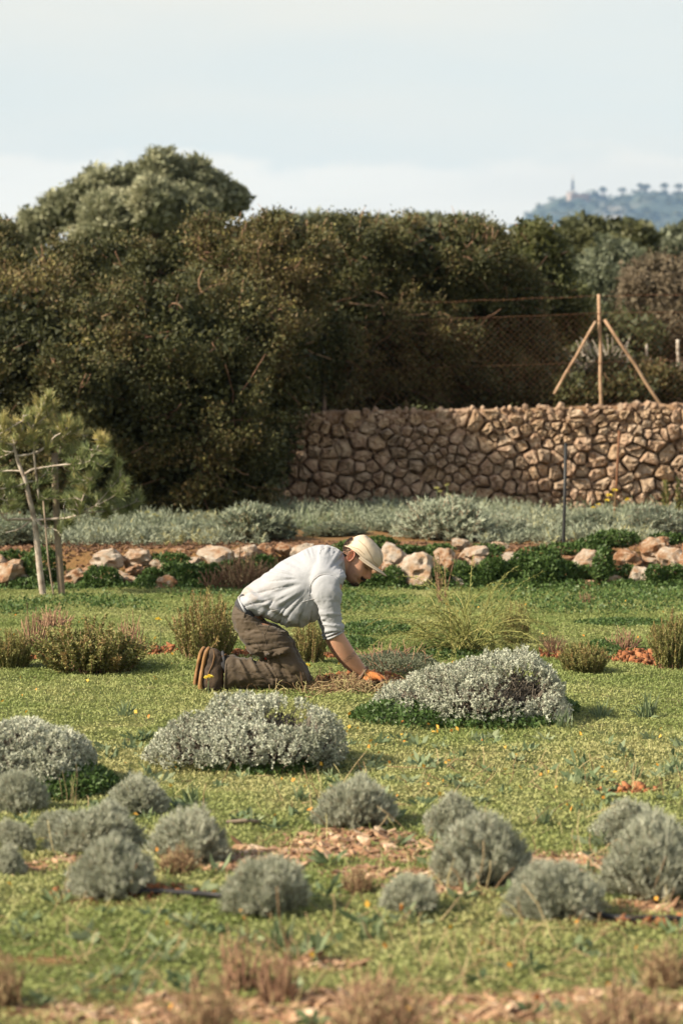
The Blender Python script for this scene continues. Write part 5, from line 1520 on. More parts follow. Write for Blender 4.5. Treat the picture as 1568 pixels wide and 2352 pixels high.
# ---- head in its own frame: f forward, s side (away from the camera positive), u up
HC = W(1130, 298)
pitch, yaw = math.radians(43), math.radians(20)
f0 = np.array([math.cos(pitch), 0, -math.sin(pitch)]); u0 = np.array([math.sin(pitch), 0, math.cos(pitch)]); s0 = np.array([0, 1.0, 0])
fw = f0 * math.cos(yaw) - s0 * math.sin(yaw); sw = s0 * math.cos(yaw) + f0 * math.sin(yaw)
def H(f, s, u):
    return HC + np.multiply.outer(f, fw) + np.multiply.outer(s, sw) + np.multiply.outer(u, u0)
def head_coords(V):
    d = V - HC
    return d @ fw, d @ sw, d @ u0
PU = [-.102, -.094, -.082, -.070, -.060, -.052, -.043, -.034, -.022, .0, .02, .033, .05, .075, .10, .12, .133]
PF = [.078, .094, .101, .099, .094, .102, .106, .103, .101, .097, .093, .099, .098, .088, .066, .036, .0]
PBk = [.03, .012, .0, -.008, -.014, -.02, -.03, -.042, -.06, -.08, -.089, -.092, -.094, -.088, -.070, -.045, -.02]
PW = [.022, .036, .047, .054, .058, .060, .062, .064, .067, .071, .074, .075, .076, .073, .062, .042, .014]
def head_surface(nu=90, nth=96, off=0.0):
    us = np.linspace(-.102, .133, nu); th = np.arange(nth) * 2 * math.pi / nth
    U, Th = np.meshgrid(us, th, indexing='ij')
    ff, fb, ww = np.interp(U, PU, PF), np.interp(U, PU, PBk), np.interp(U, PU, PW)
    c, s = np.cos(Th), np.sin(Th)
    f = (ff + fb) / 2 + (ff - fb) / 2 * np.sign(c) * np.abs(c) ** .92
    s_ = ww * np.sign(s) * np.abs(s) ** .9
    front = np.clip(c, 0, 1)
    nose = np.interp(U, [-.036, -.030, -.024, -.016, -.008, .004, .016, .026, .034], [0, .010, .022, .029, .026, .020, .013, .007, .0])
    wn_ = np.interp(U, [-.03, -.018, 0, .02], [.014, .014, .010, .0085])
    f = f + nose * np.exp(-(s_ / wn_) ** 2) * (front > 0)
    eye = np.exp(-((np.abs(s_) - .032) / .016) ** 2 - ((U - .014) / .010) ** 2)
    f = f - .009 * eye * (front > 0)
    brow = np.exp(-((np.abs(s_) - .030) / .022) ** 2 - ((U - .034) / .008) ** 2)
    f = f + .005 * brow * (front > 0)
    lip = np.exp(-(s_ / .024) ** 2) * (np.exp(-((U + .044) / .004) ** 2) + np.exp(-((U + .054) / .0045) ** 2) * .9 - 1.0 * np.exp(-((U + .049) / .002) ** 2))
    f = f + .005 * lip * (front > 0)
    cheek = np.exp(-((np.abs(s_) - .05) / .02) ** 2 - ((U + .012) / .018) ** 2)
    s_ = s_ + np.sign(s_) * .004 * cheek
    return f, s_, U, Th
g = Geo()
f, s_, U, Th = head_surface()
V = H(f, s_, U).reshape(-1, 3)
nu, nth = f.shape
idx = np.arange(nu * nth).reshape(nu, nth)
Q = np.stack([idx[:-1], np.roll(idx, -1, 1)[:-1], np.roll(idx, -1, 1)[1:], idx[1:]], -1).reshape(-1, 4)
V = np.concatenate([V, V[:nth].mean(0)[None], V[-nth:].mean(0)[None]])
T = [((j + 1) % nth, j, nu * nth) for j in range(nth)] + [((nu - 1) * nth + j, (nu - 1) * nth + (j + 1) % nth, nu * nth + 1) for j in range(nth)]
v0, v1, v2 = V[Q[40 * nth][0]], V[Q[40 * nth][1]], V[Q[40 * nth][3]]
flip = np.dot(np.cross(v1 - v0, v2 - v0), v0 - HC) < 0
HQ = Q[:, ::-1] if flip else Q
g.add(V, HQ, [t[::-1] for t in T] if flip else T)
loft(g, densify([((1000, 262), (1020, 440), 0, .075), ((1046, 254), (1056, 410), 0, .062), ((1078, 244), (1085, 402), -.004, .057), ((1112, 232), (1118, 396), -.008, .054), ((1150, 250), (1150, 370), -.012, .05)], 3))
loft(g, densify(shrink(TORSO[:-1], .86), 3))
loft(g, densify([((1000, 250), (1025, 440), 0, .085), ((1046, 258), (1056, 405), 0, .060)], 3))
loft(g, densify(PELVIS[:1] + PELVIS[2:], 2) if False else densify(shrink(PELVIS, .8), 2))
for sgn, sh in ((-1, 0), (1, -26)):
    loft(g, densify(shrink(arm(sgn, sh)[:-1], .86), 2))
    loft(g, densify(forearm(sgn, sh), 3))
    loft(g, densify(shrink(THIGH(sgn, 10 if sgn > 0 else 0), .68), 2)); loft(g, densify(shrink(SHANK(sgn, 10 if sgn > 0 else 0), .6), 2))
V, N, Q, T = remesh(g, .0055, 1)
zx, zy = to_z(V)
hf, hs, hu = head_coords(V)
ishead = (zx > 1060) & (zy < 460) & (V[:, 2] > .45)
skin = np.tile([[.42, .235, .155]], (len(V), 1))
def blend(mask, col):
    global skin
    skin = skin * (1 - mask[:, None]) + np.array(col) * mask[:, None]
# ruddier cheek and nose, stubble on the jaw, lips, brows, lids, nape hair
blend(ishead * .5 * np.exp(-((hf - .11) / .03) ** 2 - ((hu + .012) / .02) ** 2), (.52, .22, .15))
blend(ishead * .62 * sstep(-.022, -.045, hu + (hf - .06) * .25) * sstep(.0, .03, hf), (.19, .115, .085))
blend(ishead * .7 * sstep(-.068, -.085, hu) * sstep(.06, .085, hf), (.07, .045, .035))
blend(ishead * .75 * np.exp(-((hu + .049) / .0065) ** 2) * (np.abs(hs) < .024) * (hf > .085), (.34, .13, .10))
blend(ishead * .9 * np.exp(-((hu - .035 - .10 * np.abs(hs) * 0) / .0055) ** 2) * sstep(.010, .016, np.abs(hs)) * sstep(.058, .045, np.abs(hs)) * (hf > .05), (.045, .03, .022))
blend(ishead * .85 * np.exp(-((hu - .010) / .003) ** 2 - ((np.abs(hs) - .033) / .016) ** 4) * (hf > .05), (.05, .03, .025))
blend(ishead * .35 * np.exp(-((hu - .018) / .008) ** 2 - ((np.abs(hs) - .032) / .016) ** 2) * (hf > .05), (.26, .14, .10))
# tattooed band round the near forearm
tt_, _ = seg_t(zx, zy, (1000, 790), (1170, 990))
bandm = (V[:, 1] < 0) & (zy > 800) & (zx > 980)
w0 = tt_ - 150 + (V[:, 1] + .19) * 120
band = np.exp(-((w0) / 15.0) ** 6)
pat = .55 + .35 * np.sin(w0 * .5 + 6 * np.sin(zx * .12)) 
blend(bandm * band * pat * .75, (.10, .075, .06))
sk_m, nt, b, out = new_mat('skin')
a = nt.nodes.new('ShaderNodeAttribute'); a.attribute_name = 'col'
nn = noise(nt, 60, 3)
mxx = nt.nodes.new('ShaderNodeMix'); mxx.data_type = 'RGBA'; mxx.blend_type = 'MULTIPLY'; mxx.inputs['Factor'].default_value = .35
rn = ramp(nt, [(.35, (.75, .7, .68)), (.65, (1, 1, 1))])
nt.links.new(nn.outputs['Fac'], rn.inputs[0]); nt.links.new(a.outputs['Color'], mxx.inputs['A']); nt.links.new(rn.outputs[0], mxx.inputs['B'])
nt.links.new(mxx.outputs['Result'], b.inputs['Base Color'])
b.inputs['Roughness'].default_value = .5
b.inputs['Specular IOR Level'].default_value = .35
b.inputs['Subsurface Weight'].default_value = .12; b.inputs['Subsurface Radius'].default_value = (.012, .004, .002); b.inputs['Subsurface Scale'].default_value = 1.0
bump(nt, b, nn.outputs['Fac'], .1, .002)
body = Geo().add(V, Q, T).build('body', sk_m, man)
ca = body.data.attributes.new('col', 'FLOAT_COLOR', 'POINT')
ca.data.foreach_set('color', np.column_stack([skin, np.ones(len(V))]).astype(np.float32).ravel())
# ear: shell with a rim
g = Geo()
for sgn in (-1,):
    nr, na = 10, 28
    R_, A_ = np.meshgrid(np.linspace(.03, 1, nr), np.arange(na) * 2 * math.pi / na, indexing='ij')
    ef = np.cos(A_) * .0175 * R_ * (1 + .12 * np.sin(A_)); eu = np.sin(A_) * .031 * R_
    rim = .006 + .010 * np.exp(-((R_ - .86) / .13) ** 2) - .004 * np.exp(-(R_ / .45) ** 2) + .004 * np.exp(-((R_ - .5) / .1) ** 2) * (np.cos(A_) < .2)
    es = -(.074 + rim + .012 * sstep(.2, -1, np.cos(A_)) * R_)
    P = H(ef - .004 - .18 * eu, es, eu + .002).reshape(-1, 3)
    idx = np.arange(nr * na).reshape(nr, na)
    q = np.stack([idx[:-1], np.roll(idx, -1, 1)[:-1], np.roll(idx, -1, 1)[1:], idx[1:]], -1).reshape(-1, 4)
    # side wall back to the head
    back_ = H((ef[-1] * .75) - .004 - .18 * eu[-1], np.full(na, -.066), eu[-1] * .75 + .002)
    P = np.concatenate([P, back_])
    w = np.stack([idx[-1], np.roll(idx[-1], -1), nr * na + np.roll(np.arange(na), -1), nr * na + np.arange(na)], -1)
    g.add(P, np.concatenate([q, w]))
em, nt, b, out = new_mat('ear_skin')
b.inputs['Base Color'].default_value = (.52, .24, .16, 1); b.inputs['Roughness'].default_value = .5
b.inputs['Subsurface Weight'].default_value = .3; b.inputs['Subsurface Radius'].default_value = (.02, .005, .002)
g.build('ear', em, man)
# hair at the nape and temple, eyebrow, moustache and chin beard as short strands
M['hair'] = leaf_mat('hair', [(.018, .012, .009), (.04, .026, .018), (.07, .045, .03)], 0, .55, .4)
tri = BVHTree.FromPolygons([tuple(v) for v in V], [tuple(q) for q in Q] + [tuple(t) for t in T])
def strands(name, pick, n, L, Wd, dirv, parent=man, lift=.3):
    idx_ = np.nonzero(pick)[0]
    if len(idx_) == 0: return
    i = rng.choice(idx_, n)
    D = unit(dirv(i) + N[i] * lift + rng.normal(size=(n, 3)) * .25)
    Geo().leaves(V[i] - N[i] * .001 + rng.normal(size=(n, 3)) * .0012, D, rng.uniform(.6, 1.2, n) * L, Wd, rng.random(n)).build(name, M['hair'], parent)
down = -u0
strands('hair', ishead & (hu > -.035) & (hu < .075) & ((hf < -.018 + .25 * (hu - .0)) | ((hf < .038) & (hu > .022))) & (zx > 1050) & (hf < .045), 5200, .012, .0016, lambda i: np.tile(down * .6 - fw * .6, (len(i), 1)), lift=.35)
strands('moustache', ishead & (hu > -.046) & (hu < -.032) & (np.abs(hs) < .032) & (hf > .075), 1100, .010, .0015, lambda i: np.outer(np.sign(hs[i]), sw) * .9 + down * .6, lift=.5)
strands('beard', ishead & (hu < -.072) & (np.abs(hs) < .03) & (hf > .07), 900, .007, .0013, lambda i: np.tile(down, (len(i), 1)), lift=.5)
strands('eyebrow', ishead & (hu > .031) & (hu < .041) & (np.abs(hs) > .012) & (np.abs(hs) < .052) & (hf > .05), 500, .008, .0013, lambda i: np.outer(np.sign(hs[i]), sw) + u0 * .2, lift=.2)

# ---- sweatshirt
g = Geo()
loft(g, densify(TORSO, 4), 40)
for sgn, sh in ((-1, 0), (1, -26)):
    loft(g, densify(arm(sgn, sh), 4), 28)
V, N, Q, T = remesh(g, .0062, 6)
zx, zy = to_z(V)
nearside = sstep(.06, -.10, V[:, 1])
# sleeve folds: rings across the arm, stronger to the cuff
t_, w_ = seg_t(zx, zy, (955, 420), (1008, 770))
insl = sstep(-.13, -.17, V[:, 1]) * sstep(90, 190, t_) * sstep(125, 95, np.abs(w_))
ph = fbm(np.stack([t_ * .034 + .004 * w_, w_ * .006, V[:, 1] * 4], -1), 2, 3, .35)
ring = 1 - np.clip(np.abs(ph - .5) / .16, 0, 1)
amp = .0035 + .0065 * sstep(180, 330, t_)
disp = insl * (ring - .5) * amp * 1.5
# drape of the body: long soft folds fanning from the armpit towards the hem
dx, dy_ = zx - 900, zy - 420
ang = np.arctan2(dy_, -dx); rad = np.hypot(dx, dy_)
body_m = (1 - insl) * nearside
fold = fbm(np.stack([ang * 3.6, rad * .0028, 0 * ang], -1), 3, 13) - .5
disp += body_m * fold * .055 * sstep(60, 220, rad)
fold2 = np.abs(fbm(np.stack([ang * 7.5, rad * .004, 0 * ang + 7], -1), 2, 23) - .5)
disp -= body_m * np.exp(-(fold2 / .05) ** 2) * .010 * sstep(120, 260, rad)
# gathers at the shoulder blade and bunching near the hem
t2, w2 = seg_t(zx, zy, (398, 540), (640, 690))
disp += body_m * .006 * np.sin(w2 * .09 + 2.5 * fbm(np.stack([t2 * .012, w2 * .012, 0 * t2], -1), 2, 33)) * np.exp(-((w2 + 55) / 60) ** 2)
disp += (1 - insl) * (fbm(V * 14, 3, 43) - .5) * .008
wr = np.abs(fbm(np.stack([zx * .030 + zy * .018, zy * .012 - zx * .006, V[:, 1] * 9], -1), 3, 53) - .5)
disp -= .0010 * np.exp(-(wr / .05) ** 2)
wr = np.abs(fbm(np.stack([zx * .012 - zy * .035, zy * .010 + zx * .012, V[:, 1] * 9 + 4], -1), 3, 59) - .5)
disp -= .0015 * np.exp(-(wr / .04) ** 2) * insl
disp -= nearside * .006 * np.exp(-((np.hypot((zx - 955) / 105, (zy - 500) / 118) - 1) / .09) ** 2) * (zy < 510)
V = V + N * disp[:, None]
sm_, nt, b, out = new_mat('grey_fleece')
a = nt.nodes.new('ShaderNodeAttribute'); a.attribute_name = 'v'
n1 = noise(nt, 260, 3, .7); n2 = noise(nt, 11, 4, .6)
r1 = ramp(nt, [(.3, (.25, .262, .285)), (.7, (.325, .335, .355))])
nt.links.new(n1.outputs['Fac'], r1.inputs[0])
mul = nt.nodes.new('ShaderNodeMath'); mul.operation = 'MULTIPLY'
r2_ = ramp(nt, [(.45, (0, 0, 0)), (.70, (.55, .55, .55))])
nt.links.new(n2.outputs['Fac'], r2_.inputs[0]); nt.links.new(r2_.outputs[0], mul.inputs[0]); nt.links.new(a.outputs['Fac'], mul.inputs[1])
mxx = nt.nodes.new('ShaderNodeMix'); mxx.data_type = 'RGBA'
nt.links.new(mul.outputs[0], mxx.inputs['Factor']); nt.links.new(r1.outputs[0], mxx.inputs['A']); mxx.inputs['B'].default_value = (.40, .25, .14, 1)
nt.links.new(mxx.outputs['Result'], b.inputs['Base Color'])
b.inputs['Roughness'].default_value = .95; b.inputs['Specular IOR Level'].default_value = .1; b.inputs['Sheen Weight'].default_value = .15
n3 = noise(nt, 500, 2); bump(nt, b, n3.outputs['Fac'], .25, .001)
dirt = np.exp(-(np.hypot(zx - 470, zy - 530) / 120) ** 2) + .8 * np.exp(-(np.hypot(zx - 1000, zy - 780) / 60) ** 2)
sweater = Geo().add(V, Q, T, v=np.clip(dirt, 0, 1)).build('sweatshirt', sm_, man)
BV_sw = BVHTree.FromPolygons([tuple(v) for v in V], [tuple(q) for q in Q] + [tuple(t) for t in T])
CAMP = np.array([0, 0, EYE]) - MO
def hit(bv, zx, zy):
    """where the sight line through a drawing point meets a garment"""
    d = W(zx, zy) - CAMP; d = d / np.linalg.norm(d)
    loc, nor, _, _ = bv.ray_cast(Vector(CAMP), Vector(d), 30)
    if loc is None: return None
    n_ = np.array(nor)
    if np.dot(n_, d) > 0: n_ = -n_
    return np.array(loc), n_
def seam(name, bv, pts, r, mat, parent, lift=.0, dens=6):
    P = []
    pts = np.array(pts, float)
    for a_, b_ in zip(pts[:-1], pts[1:]):
        for t in np.arange(dens) / dens:
            h = hit(bv, *(a_ + (b_ - a_) * t))
            if h: P.append(h[0] + h[1] * lift)
    h = hit(bv, *pts[-1])
    if h: P.append(h[0] + h[1] * lift)
    if len(P) > 2: return Geo().tubes(np.array(P)[None], r, 6).build(name, mat, parent)
seam('sleeve_seam', BV_sw, [(838, 520), (846, 465), (870, 420), (905, 394), (950, 385), (1000, 400), (1035, 440), (1055, 470)], .0024, sm_, sweater, .0004)
seam('shoulder_seam', BV_sw, [(905, 262), (915, 235), (950, 218), (1000, 232), (1030, 262), (1040, 330), (1030, 400)], .0018, sm_, sweater, .0)
seam('side_seam', BV_sw, [(470, 545), (510, 610), (560, 632), (640, 610), (740, 580), (830, 552), (880, 540)], .0018, sm_, sweater, .0)
# ribbed collar
th = np.linspace(0, 2 * math.pi, 33)
for r_, k in ((.0065, 0), (.005, 8)):
    P = np.array([(W(1050 - k, 256 - k * .4) + W(1064 - k, 416)) / 2 + (W(1050 - k, 256 - k * .4) - W(1064 - k, 416)) / 2 * math.cos(a_) * 1.02 + np.array([0, .079 + k * .0008, 0]) * math.sin(a_) for a_ in th])
    Geo().tubes(P[None], r_, 8).build('collar', sm_, sweater)
# cuffs and hem rolls
def ring_at(a_, b_, dy, hb, r, name, mat, parent, grow_=1.03):
    A, B = W(*a_, dy), W(*b_, dy)
    P = np.array([(A + B) / 2 + (A - B) / 2 * grow_ * math.cos(q) + np.array([0, hb * grow_, 0]) * math.sin(q) for q in th])
    return Geo().tubes(P[None], r, 8).build(name, mat, parent)
for sgn, sh in ((-1, 0), (1, -26)):
    ring_at((958 + sh, 792), (1057 + sh, 742), .198 * sgn, .050, .006, 'cuff', sm_, sweater, .98)
    ring_at((950 + sh, 772), (1054 + sh, 722), .199 * sgn, .052, .006, 'cuff', sm_, sweater, 1.0)
ring_at((400, 530), (478, 654), 0, .150, .006, 'hem', sm_, sweater, .97)
# dark shirt and waist between sweatshirt and trousers
M['charcoal'] = rough_mat('charcoal', [(.03, .03, .033), (.055, .055, .06)], 30, .9, .3, .002)
g = Geo(); loft(g, densify([((374, 566), (520, 668), 0, .145), ((392, 535), (520, 640), 0, .143), ((430, 500), (540, 640), 0, .142)], 3), 32)
g.build('undershirt', M['charcoal'], man)

# ---- trousers
g = Geo()
loft(g, densify(PELVIS, 4), 40)
for sgn, sh in ((-1, 0), (1, 14)):
    loft(g, densify(THIGH(sgn, sh), 4), 32); loft(g, densify(SHANK(sgn, sh), 4), 32)
V, N, Q, T = remesh(g, .0065, 5)
zx, zy = to_z(V)
nearside = sstep(.02, -.08, V[:, 1])
# shank: slanting creases, deeper towards the knee
ts, ws = seg_t(zx, zy, (320, 1010), (800, 1020))
sh_m = sstep(30, 70, ts) * sstep(430, 380, ts) * sstep(880, 915, zy)
ph = fbm(np.stack([(ts - ws * .55) * .024, ws * .005 + ts * .002, 0 * ts], -1), 2, 3, .4)
disp = sh_m * ((1 - np.clip(np.abs(ph - .5) / .13, 0, 1)) - .45) * .012
# thigh: drape lines across from hip to knee and bunching at the groin
t3, w3 = seg_t(zx, zy, (520, 700), (740, 1000))
th_m = sstep(640, 700, zy) * sstep(960, 900, zy)
disp += th_m * (fbm(np.stack([t3 * .022 + w3 * .012, w3 * .004, 0 * t3], -1), 3, 17) - .5) * .030
fold2 = np.abs(fbm(np.stack([t3 * .016 + w3 * .014, w3 * .003, 0 * t3 + 9], -1), 2, 27) - .5)
disp -= (th_m + .6 * sh_m) * np.exp(-(fold2 / .035) ** 2) * .006
# deep fold behind the knee
disp -= nearside * .010 * np.exp(-((zy - (925 + (zx - 600) * .62)) / 11) ** 2) * sstep(560, 600, zx) * sstep(800, 740, zx)
disp += (fbm(V * 18, 3, 47) - .5) * .007
wr = np.abs(fbm(np.stack([zx * .028 + zy * .030, zy * .010 - zx * .010, V[:, 1] * 9], -1), 3, 63) - .5)
disp -= .0022 * np.exp(-(wr / .04) ** 2)
V = V + N * disp[:, None]
tm, nt, b, out = new_mat('brown_canvas')
n1 = noise(nt, 6, 4); n2 = noise(nt, 420, 2)
r1 = ramp(nt, [(.3, (.042, .029, .017)), (.55, (.062, .044, .026)), (.75, (.082, .059, .036))])
nt.links.new(n1.outputs['Fac'], r1.inputs[0]); nt.links.new(r1.outputs[0], b.inputs['Base Color'])
b.inputs['Roughness'].default_value = .7; b.inputs['Specular IOR Level'].default_value = .3; b.inputs['Sheen Weight'].default_value = .1
bump(nt, b, n2.outputs['Fac'], .2, .001)
trousers = Geo().add(V, Q, T).build('trousers', tm, man)
BV_tr = BVHTree.FromPolygons([tuple(v) for v in V], [tuple(q) for q in Q] + [tuple(t) for t in T])
def panel(name, bv, corners, nx_, ny_, lift, mat, parent):
    """pocket lying on a garment: bilinear patch with its own thickness"""
    c = np.array(corners, float)
    G = []
    for i in range(ny_ + 1):
        for j in range(nx_ + 1):
            u_, v_ = j / nx_, i / ny_
            p = c[0] * (1 - u_) * (1 - v_) + c[1] * u_ * (1 - v_) + c[2] * u_ * v_ + c[3] * (1 - u_) * v_
            h = hit(bv, *p)
            if h is None: return None
            e = min(u_, 1 - u_, v_, 1 - v_)
            G.append(h[0] + h[1] * (lift if e > 0 else -.003) * (1 + .35 * math.sin(u_ * 7 + v_ * 5)))
    idx = np.arange((nx_ + 1) * (ny_ + 1)).reshape(ny_ + 1, nx_ + 1)
    return Geo().add(np.array(G), np.stack([idx[:-1, :-1], idx[:-1, 1:], idx[1:, 1:], idx[1:, :-1]], -1).reshape(-1, 4)).build(name, mat, parent)
panel('pocket_flap', BV_tr, [(366, 692), (440, 690), (438, 752), (378, 766)], 8, 7, .009, tm, trousers)
panel('cargo_pocket', BV_tr, [(562, 778), (712, 752), (724, 872), (586, 912)], 12, 10, .010, tm, trousers)
panel('cargo_flap', BV_tr, [(548, 868), (724, 838), (722, 878), (575, 918)], 12, 5, .016, tm, trousers)
panel('knee_patch', BV_tr, [(642, 912), (716, 898), (815, 1004), (704, 1028)], 10, 8, .006, tm, trousers)
panel('belt_loop', BV_tr, [(422, 622), (442, 620), (442, 664), (422, 666)], 3, 4, .006, tm, trousers)
for pts in ([(362, 640), (400, 634), (430, 640), (480, 655), (540, 668)], [(500, 690), (530, 740), (560, 775), (575, 840), (600, 860)], [(600, 690), (585, 720), (560, 770)], [(430, 790), (480, 790), (525, 840), (528, 850)], [(400, 1000), (480, 1012), (560, 1040), (650, 1062)], [(590, 925), (620, 975), (660, 1005), (700, 1030)], [(325, 960), (322, 1040), (318, 1090)]):
    seam('stitched_seam', BV_tr, pts, .0016, tm, trousers, .0006)
rl = rough_mat('red_label', [(.35, .02, .02), (.45, .04, .035)], 20, .7, .1, .001)
panel('red_tag', BV_tr, [(558, 910), (572, 906), (580, 922), (566, 926)], 3, 3, .006, rl, trousers)
ring_at((326, 903), (314, 1108), -.098, .066, .0045, 'leg_hem', tm, trousers, .99)
ring_at((340, 903), (328, 1108), .098, .066, .0045, 'leg_hem', tm, trousers, .99)

# ---- shoes
M['shoe_upper'] = rough_mat('shoe_upper', [(.022, .016, .012), (.05, .035, .025), (.10, .07, .045)], 22, .75, .5, .004)
M['shoe_sole'] = rough_mat('shoe_sole', [(.08, .04, .018), (.20, .105, .04), (.34, .19, .075)], 16, .6, .6, .006)
M['shoe_trim'] = rough_mat('shoe_trim', [(.08, .045, .022), (.15, .08, .03)], 16, .6, .4, .004)
def shoe(dy, sx):
    s = empty('shoe', (0, 0, 0)); s.parent = man
    g = Geo()
    loft(g, densify([((214 + sx, 846), (258 + sx, 856), dy, .022), ((200 + sx, 866), (286 + sx, 872), dy, .034), ((190 + sx, 905), (312 + sx, 900), dy, .040), ((178 + sx, 955), (318 + sx, 948), dy, .042), ((168 + sx, 1010), (306 + sx, 1006), dy - .004, .046), ((160 + sx, 1065), (305 + sx, 1062), dy - .006, .049), ((158 + sx, 1100), (300 + sx, 1112), dy - .006, .045), ((190 + sx, 1112), (270 + sx, 1124), dy - .004, .034)], 4), 28)
    V, N, Q, T = remesh(g, .0055, 3)
    V = V + N * ((fbm(V * 45, 2, 5) - .5) * .006)[:, None]
    Geo().add(V, Q, T).build('upper', M['shoe_upper'], s)
    g = Geo()
    loft(g, densify([((206 + sx, 840), (228 + sx, 846), dy, .024), ((184 + sx, 872), (214 + sx, 874), dy, .037), ((172 + sx, 920), (202 + sx, 916), dy, .040), ((163 + sx, 970), (190 + sx, 966), dy, .038), ((153 + sx, 1020), (182 + sx, 1018), dy - .004, .044), ((146 + sx, 1070), (178 + sx, 1068), dy - .006, .049), ((147 + sx, 1105), (182 + sx, 1100), dy - .006, .047), ((168 + sx, 1122), (205 + sx, 1112), dy - .005, .036)], 4), 24, 3.2)
    V, N, Q, T = remesh(g, .005, 2)
    zx_, zy_ = to_z(V)
    V = V + N * (.0 * zy_)[:, None]
    Geo().add(V, Q, T).build('sole', M['shoe_sole'], s)
    # wavy side trim sweeping from the heel to the toe
    g = Geo()
    for k, (o1, o2) in enumerate(((16, 6),)):
        P = np.array([W(x_ + sx + o1, y_, dy - d_) for x_, y_, d_ in ((226, 858, .026), (232, 905, .0395), (214 + o2, 955, .042), (196, 1005, .046), (184, 1060, .0495), (182, 1095, .046))])
        s_q = np.linspace(0, 5, 22); P = np.stack([np.interp(s_q, np.arange(6), P[:, i]) for i in range(3)], 1)
        g.tubes(P[None], np.interp(s_q, [0, 1, 3, 5], [.002, .005, .0045, .0025])[None], 6)
    g.build('side_trim', M['shoe_trim'], s)
    # collar, tongue and pull tab
    ring_at((300 + sx, 876), (322 + sx, 960), dy, .036, .008, 'ankle_collar', M['charcoal'], s, 1.0)
    Geo().tubes(np.array([W(296 + sx, 905, dy - .036), W(312 + sx, 893, dy - .03), W(326 + sx, 890, dy - .02)])[None], .0045, 6).build('pull_tab', M['shoe_trim'], s)
    return s
shoe(-.098, 0); shoe(.085, -32)
g = Geo(); loft(g, densify([((280, 900), (292, 990), -.098, .034), ((340, 920), (335, 1020), -.098, .038)], 3), 20)
g.build('sock', M['charcoal'], man)
g = Geo(); loft(g, densify([((250, 900), (262, 990), .085, .034), ((345, 920), (338, 1020), .09, .038)], 3), 20)
g.build('sock', M['charcoal'], man)

# ---- gloves
gm, nt, b, out = new_mat('orange_glove')
n1 = noise(nt, 26, 5, .6)
a = nt.nodes.new('ShaderNodeAttribute'); a.attribute_name = 'v'
ad = nt.nodes.new('ShaderNodeMath'); ad.operation = 'ADD'
nt.links.new(n1.outputs['Fac'], ad.inputs[0]); nt.links.new(a.outputs['Fac'], ad.inputs[1])
r1 = ramp(nt, [(.45, (.50, .175, .045)), (.72, (.38, .13, .04)), (.95, (.13, .08, .052))])
nt.links.new(ad.outputs[0], r1.inputs[0]); nt.links.new(r1.outputs[0], b.inputs['Base Color'])
b.inputs['Roughness'].default_value = .85
n2 = noise(nt, 350, 2); bump(nt, b, n2.outputs['Fac'], .5, .0015)
def glove(sgn, sh, near):
    s = empty('glove', (0, 0, 0)); s.parent = man
    D0 = .16 * sgn
    g = Geo()
    loft(g, densify([((1192 + sh, 968), (1152 + sh, 1032), D0, .031), ((1212 + sh, 984), (1178 + sh, 1046), D0, .036), ((1240 + sh, 994), (1212 + sh, 1056), D0, .043), ((1272 + sh, 1006), (1250 + sh, 1058), D0, .044), ((1288 + sh, 1022), (1268 + sh, 1054), D0, .038)], 3), 24)
    def finger(pts, r):
        P = np.array([W(x_ + sh, y_, D0 + d_) for x_, y_, d_ in pts])
        q = [P[0]]
        for a_, b_ in zip(P[:-1], P[1:]): q += [a_ * .7 + b_ * .3, a_ * .3 + b_ * .7]
        q.append(P[-1]); q = np.array(q)
        k = len(q)
        rr_ = np.linspace(r * 1.08, r * .88, k); rr_[-1] = r * .5
        g.tubes(q[None], rr_[None], 10)
        # close the root of the finger
        c0 = g.n - k * 10
        g.T.append(np.array([[c0, c0 + m + 1, c0 + m] for m in range(1, 9)]))
    finger([(1262, 1028, -.034 * 1), (1290, 1044, -.042), (1302, 1068, -.046), (1296, 1096, -.044)], .0098)
    finger([(1272, 1022, -.012), (1308, 1040, -.014), (1328, 1062, -.016), (1324, 1092, -.016)], .0100)
    finger([(1274, 1020, .010), (1312, 1034, .012), (1338, 1054, .012), (1340, 1084, .012)], .0095)
    finger([(1266, 1020, .030), (1300, 1030, .036), (1326, 1046, .040), (1334, 1074, .042)], .0086)
    finger([(1190, 1036, -.024), (1214, 1056, -.044), (1236, 1070, -.050), (1248, 1094, -.046)], .0122)
    V, N, Q, T = remesh(g, .0032, 2)
    zx_, zy_ = to_z(V)
    V = V + N * (.0022 * np.sin(((zx_ - sh) * .9 + zy_ * .5) * .16) * sstep(1235 + sh, 1190 + sh, zx_))[:, None]
    dirty = sstep(1030, 1072, zy_) * .5 + .25 * sstep(1250 + sh, 1320 + sh, zx_)
    Geo().add(V, Q, T, v=dirty).build('hand', gm, s)
    ring_at((1204 + sh, 972), (1154 + sh, 1042), D0, .034, .0075, 'cuff', gm, s, 1.0)
    return s
glove(-1, 0, True); glove(1, -26, False)

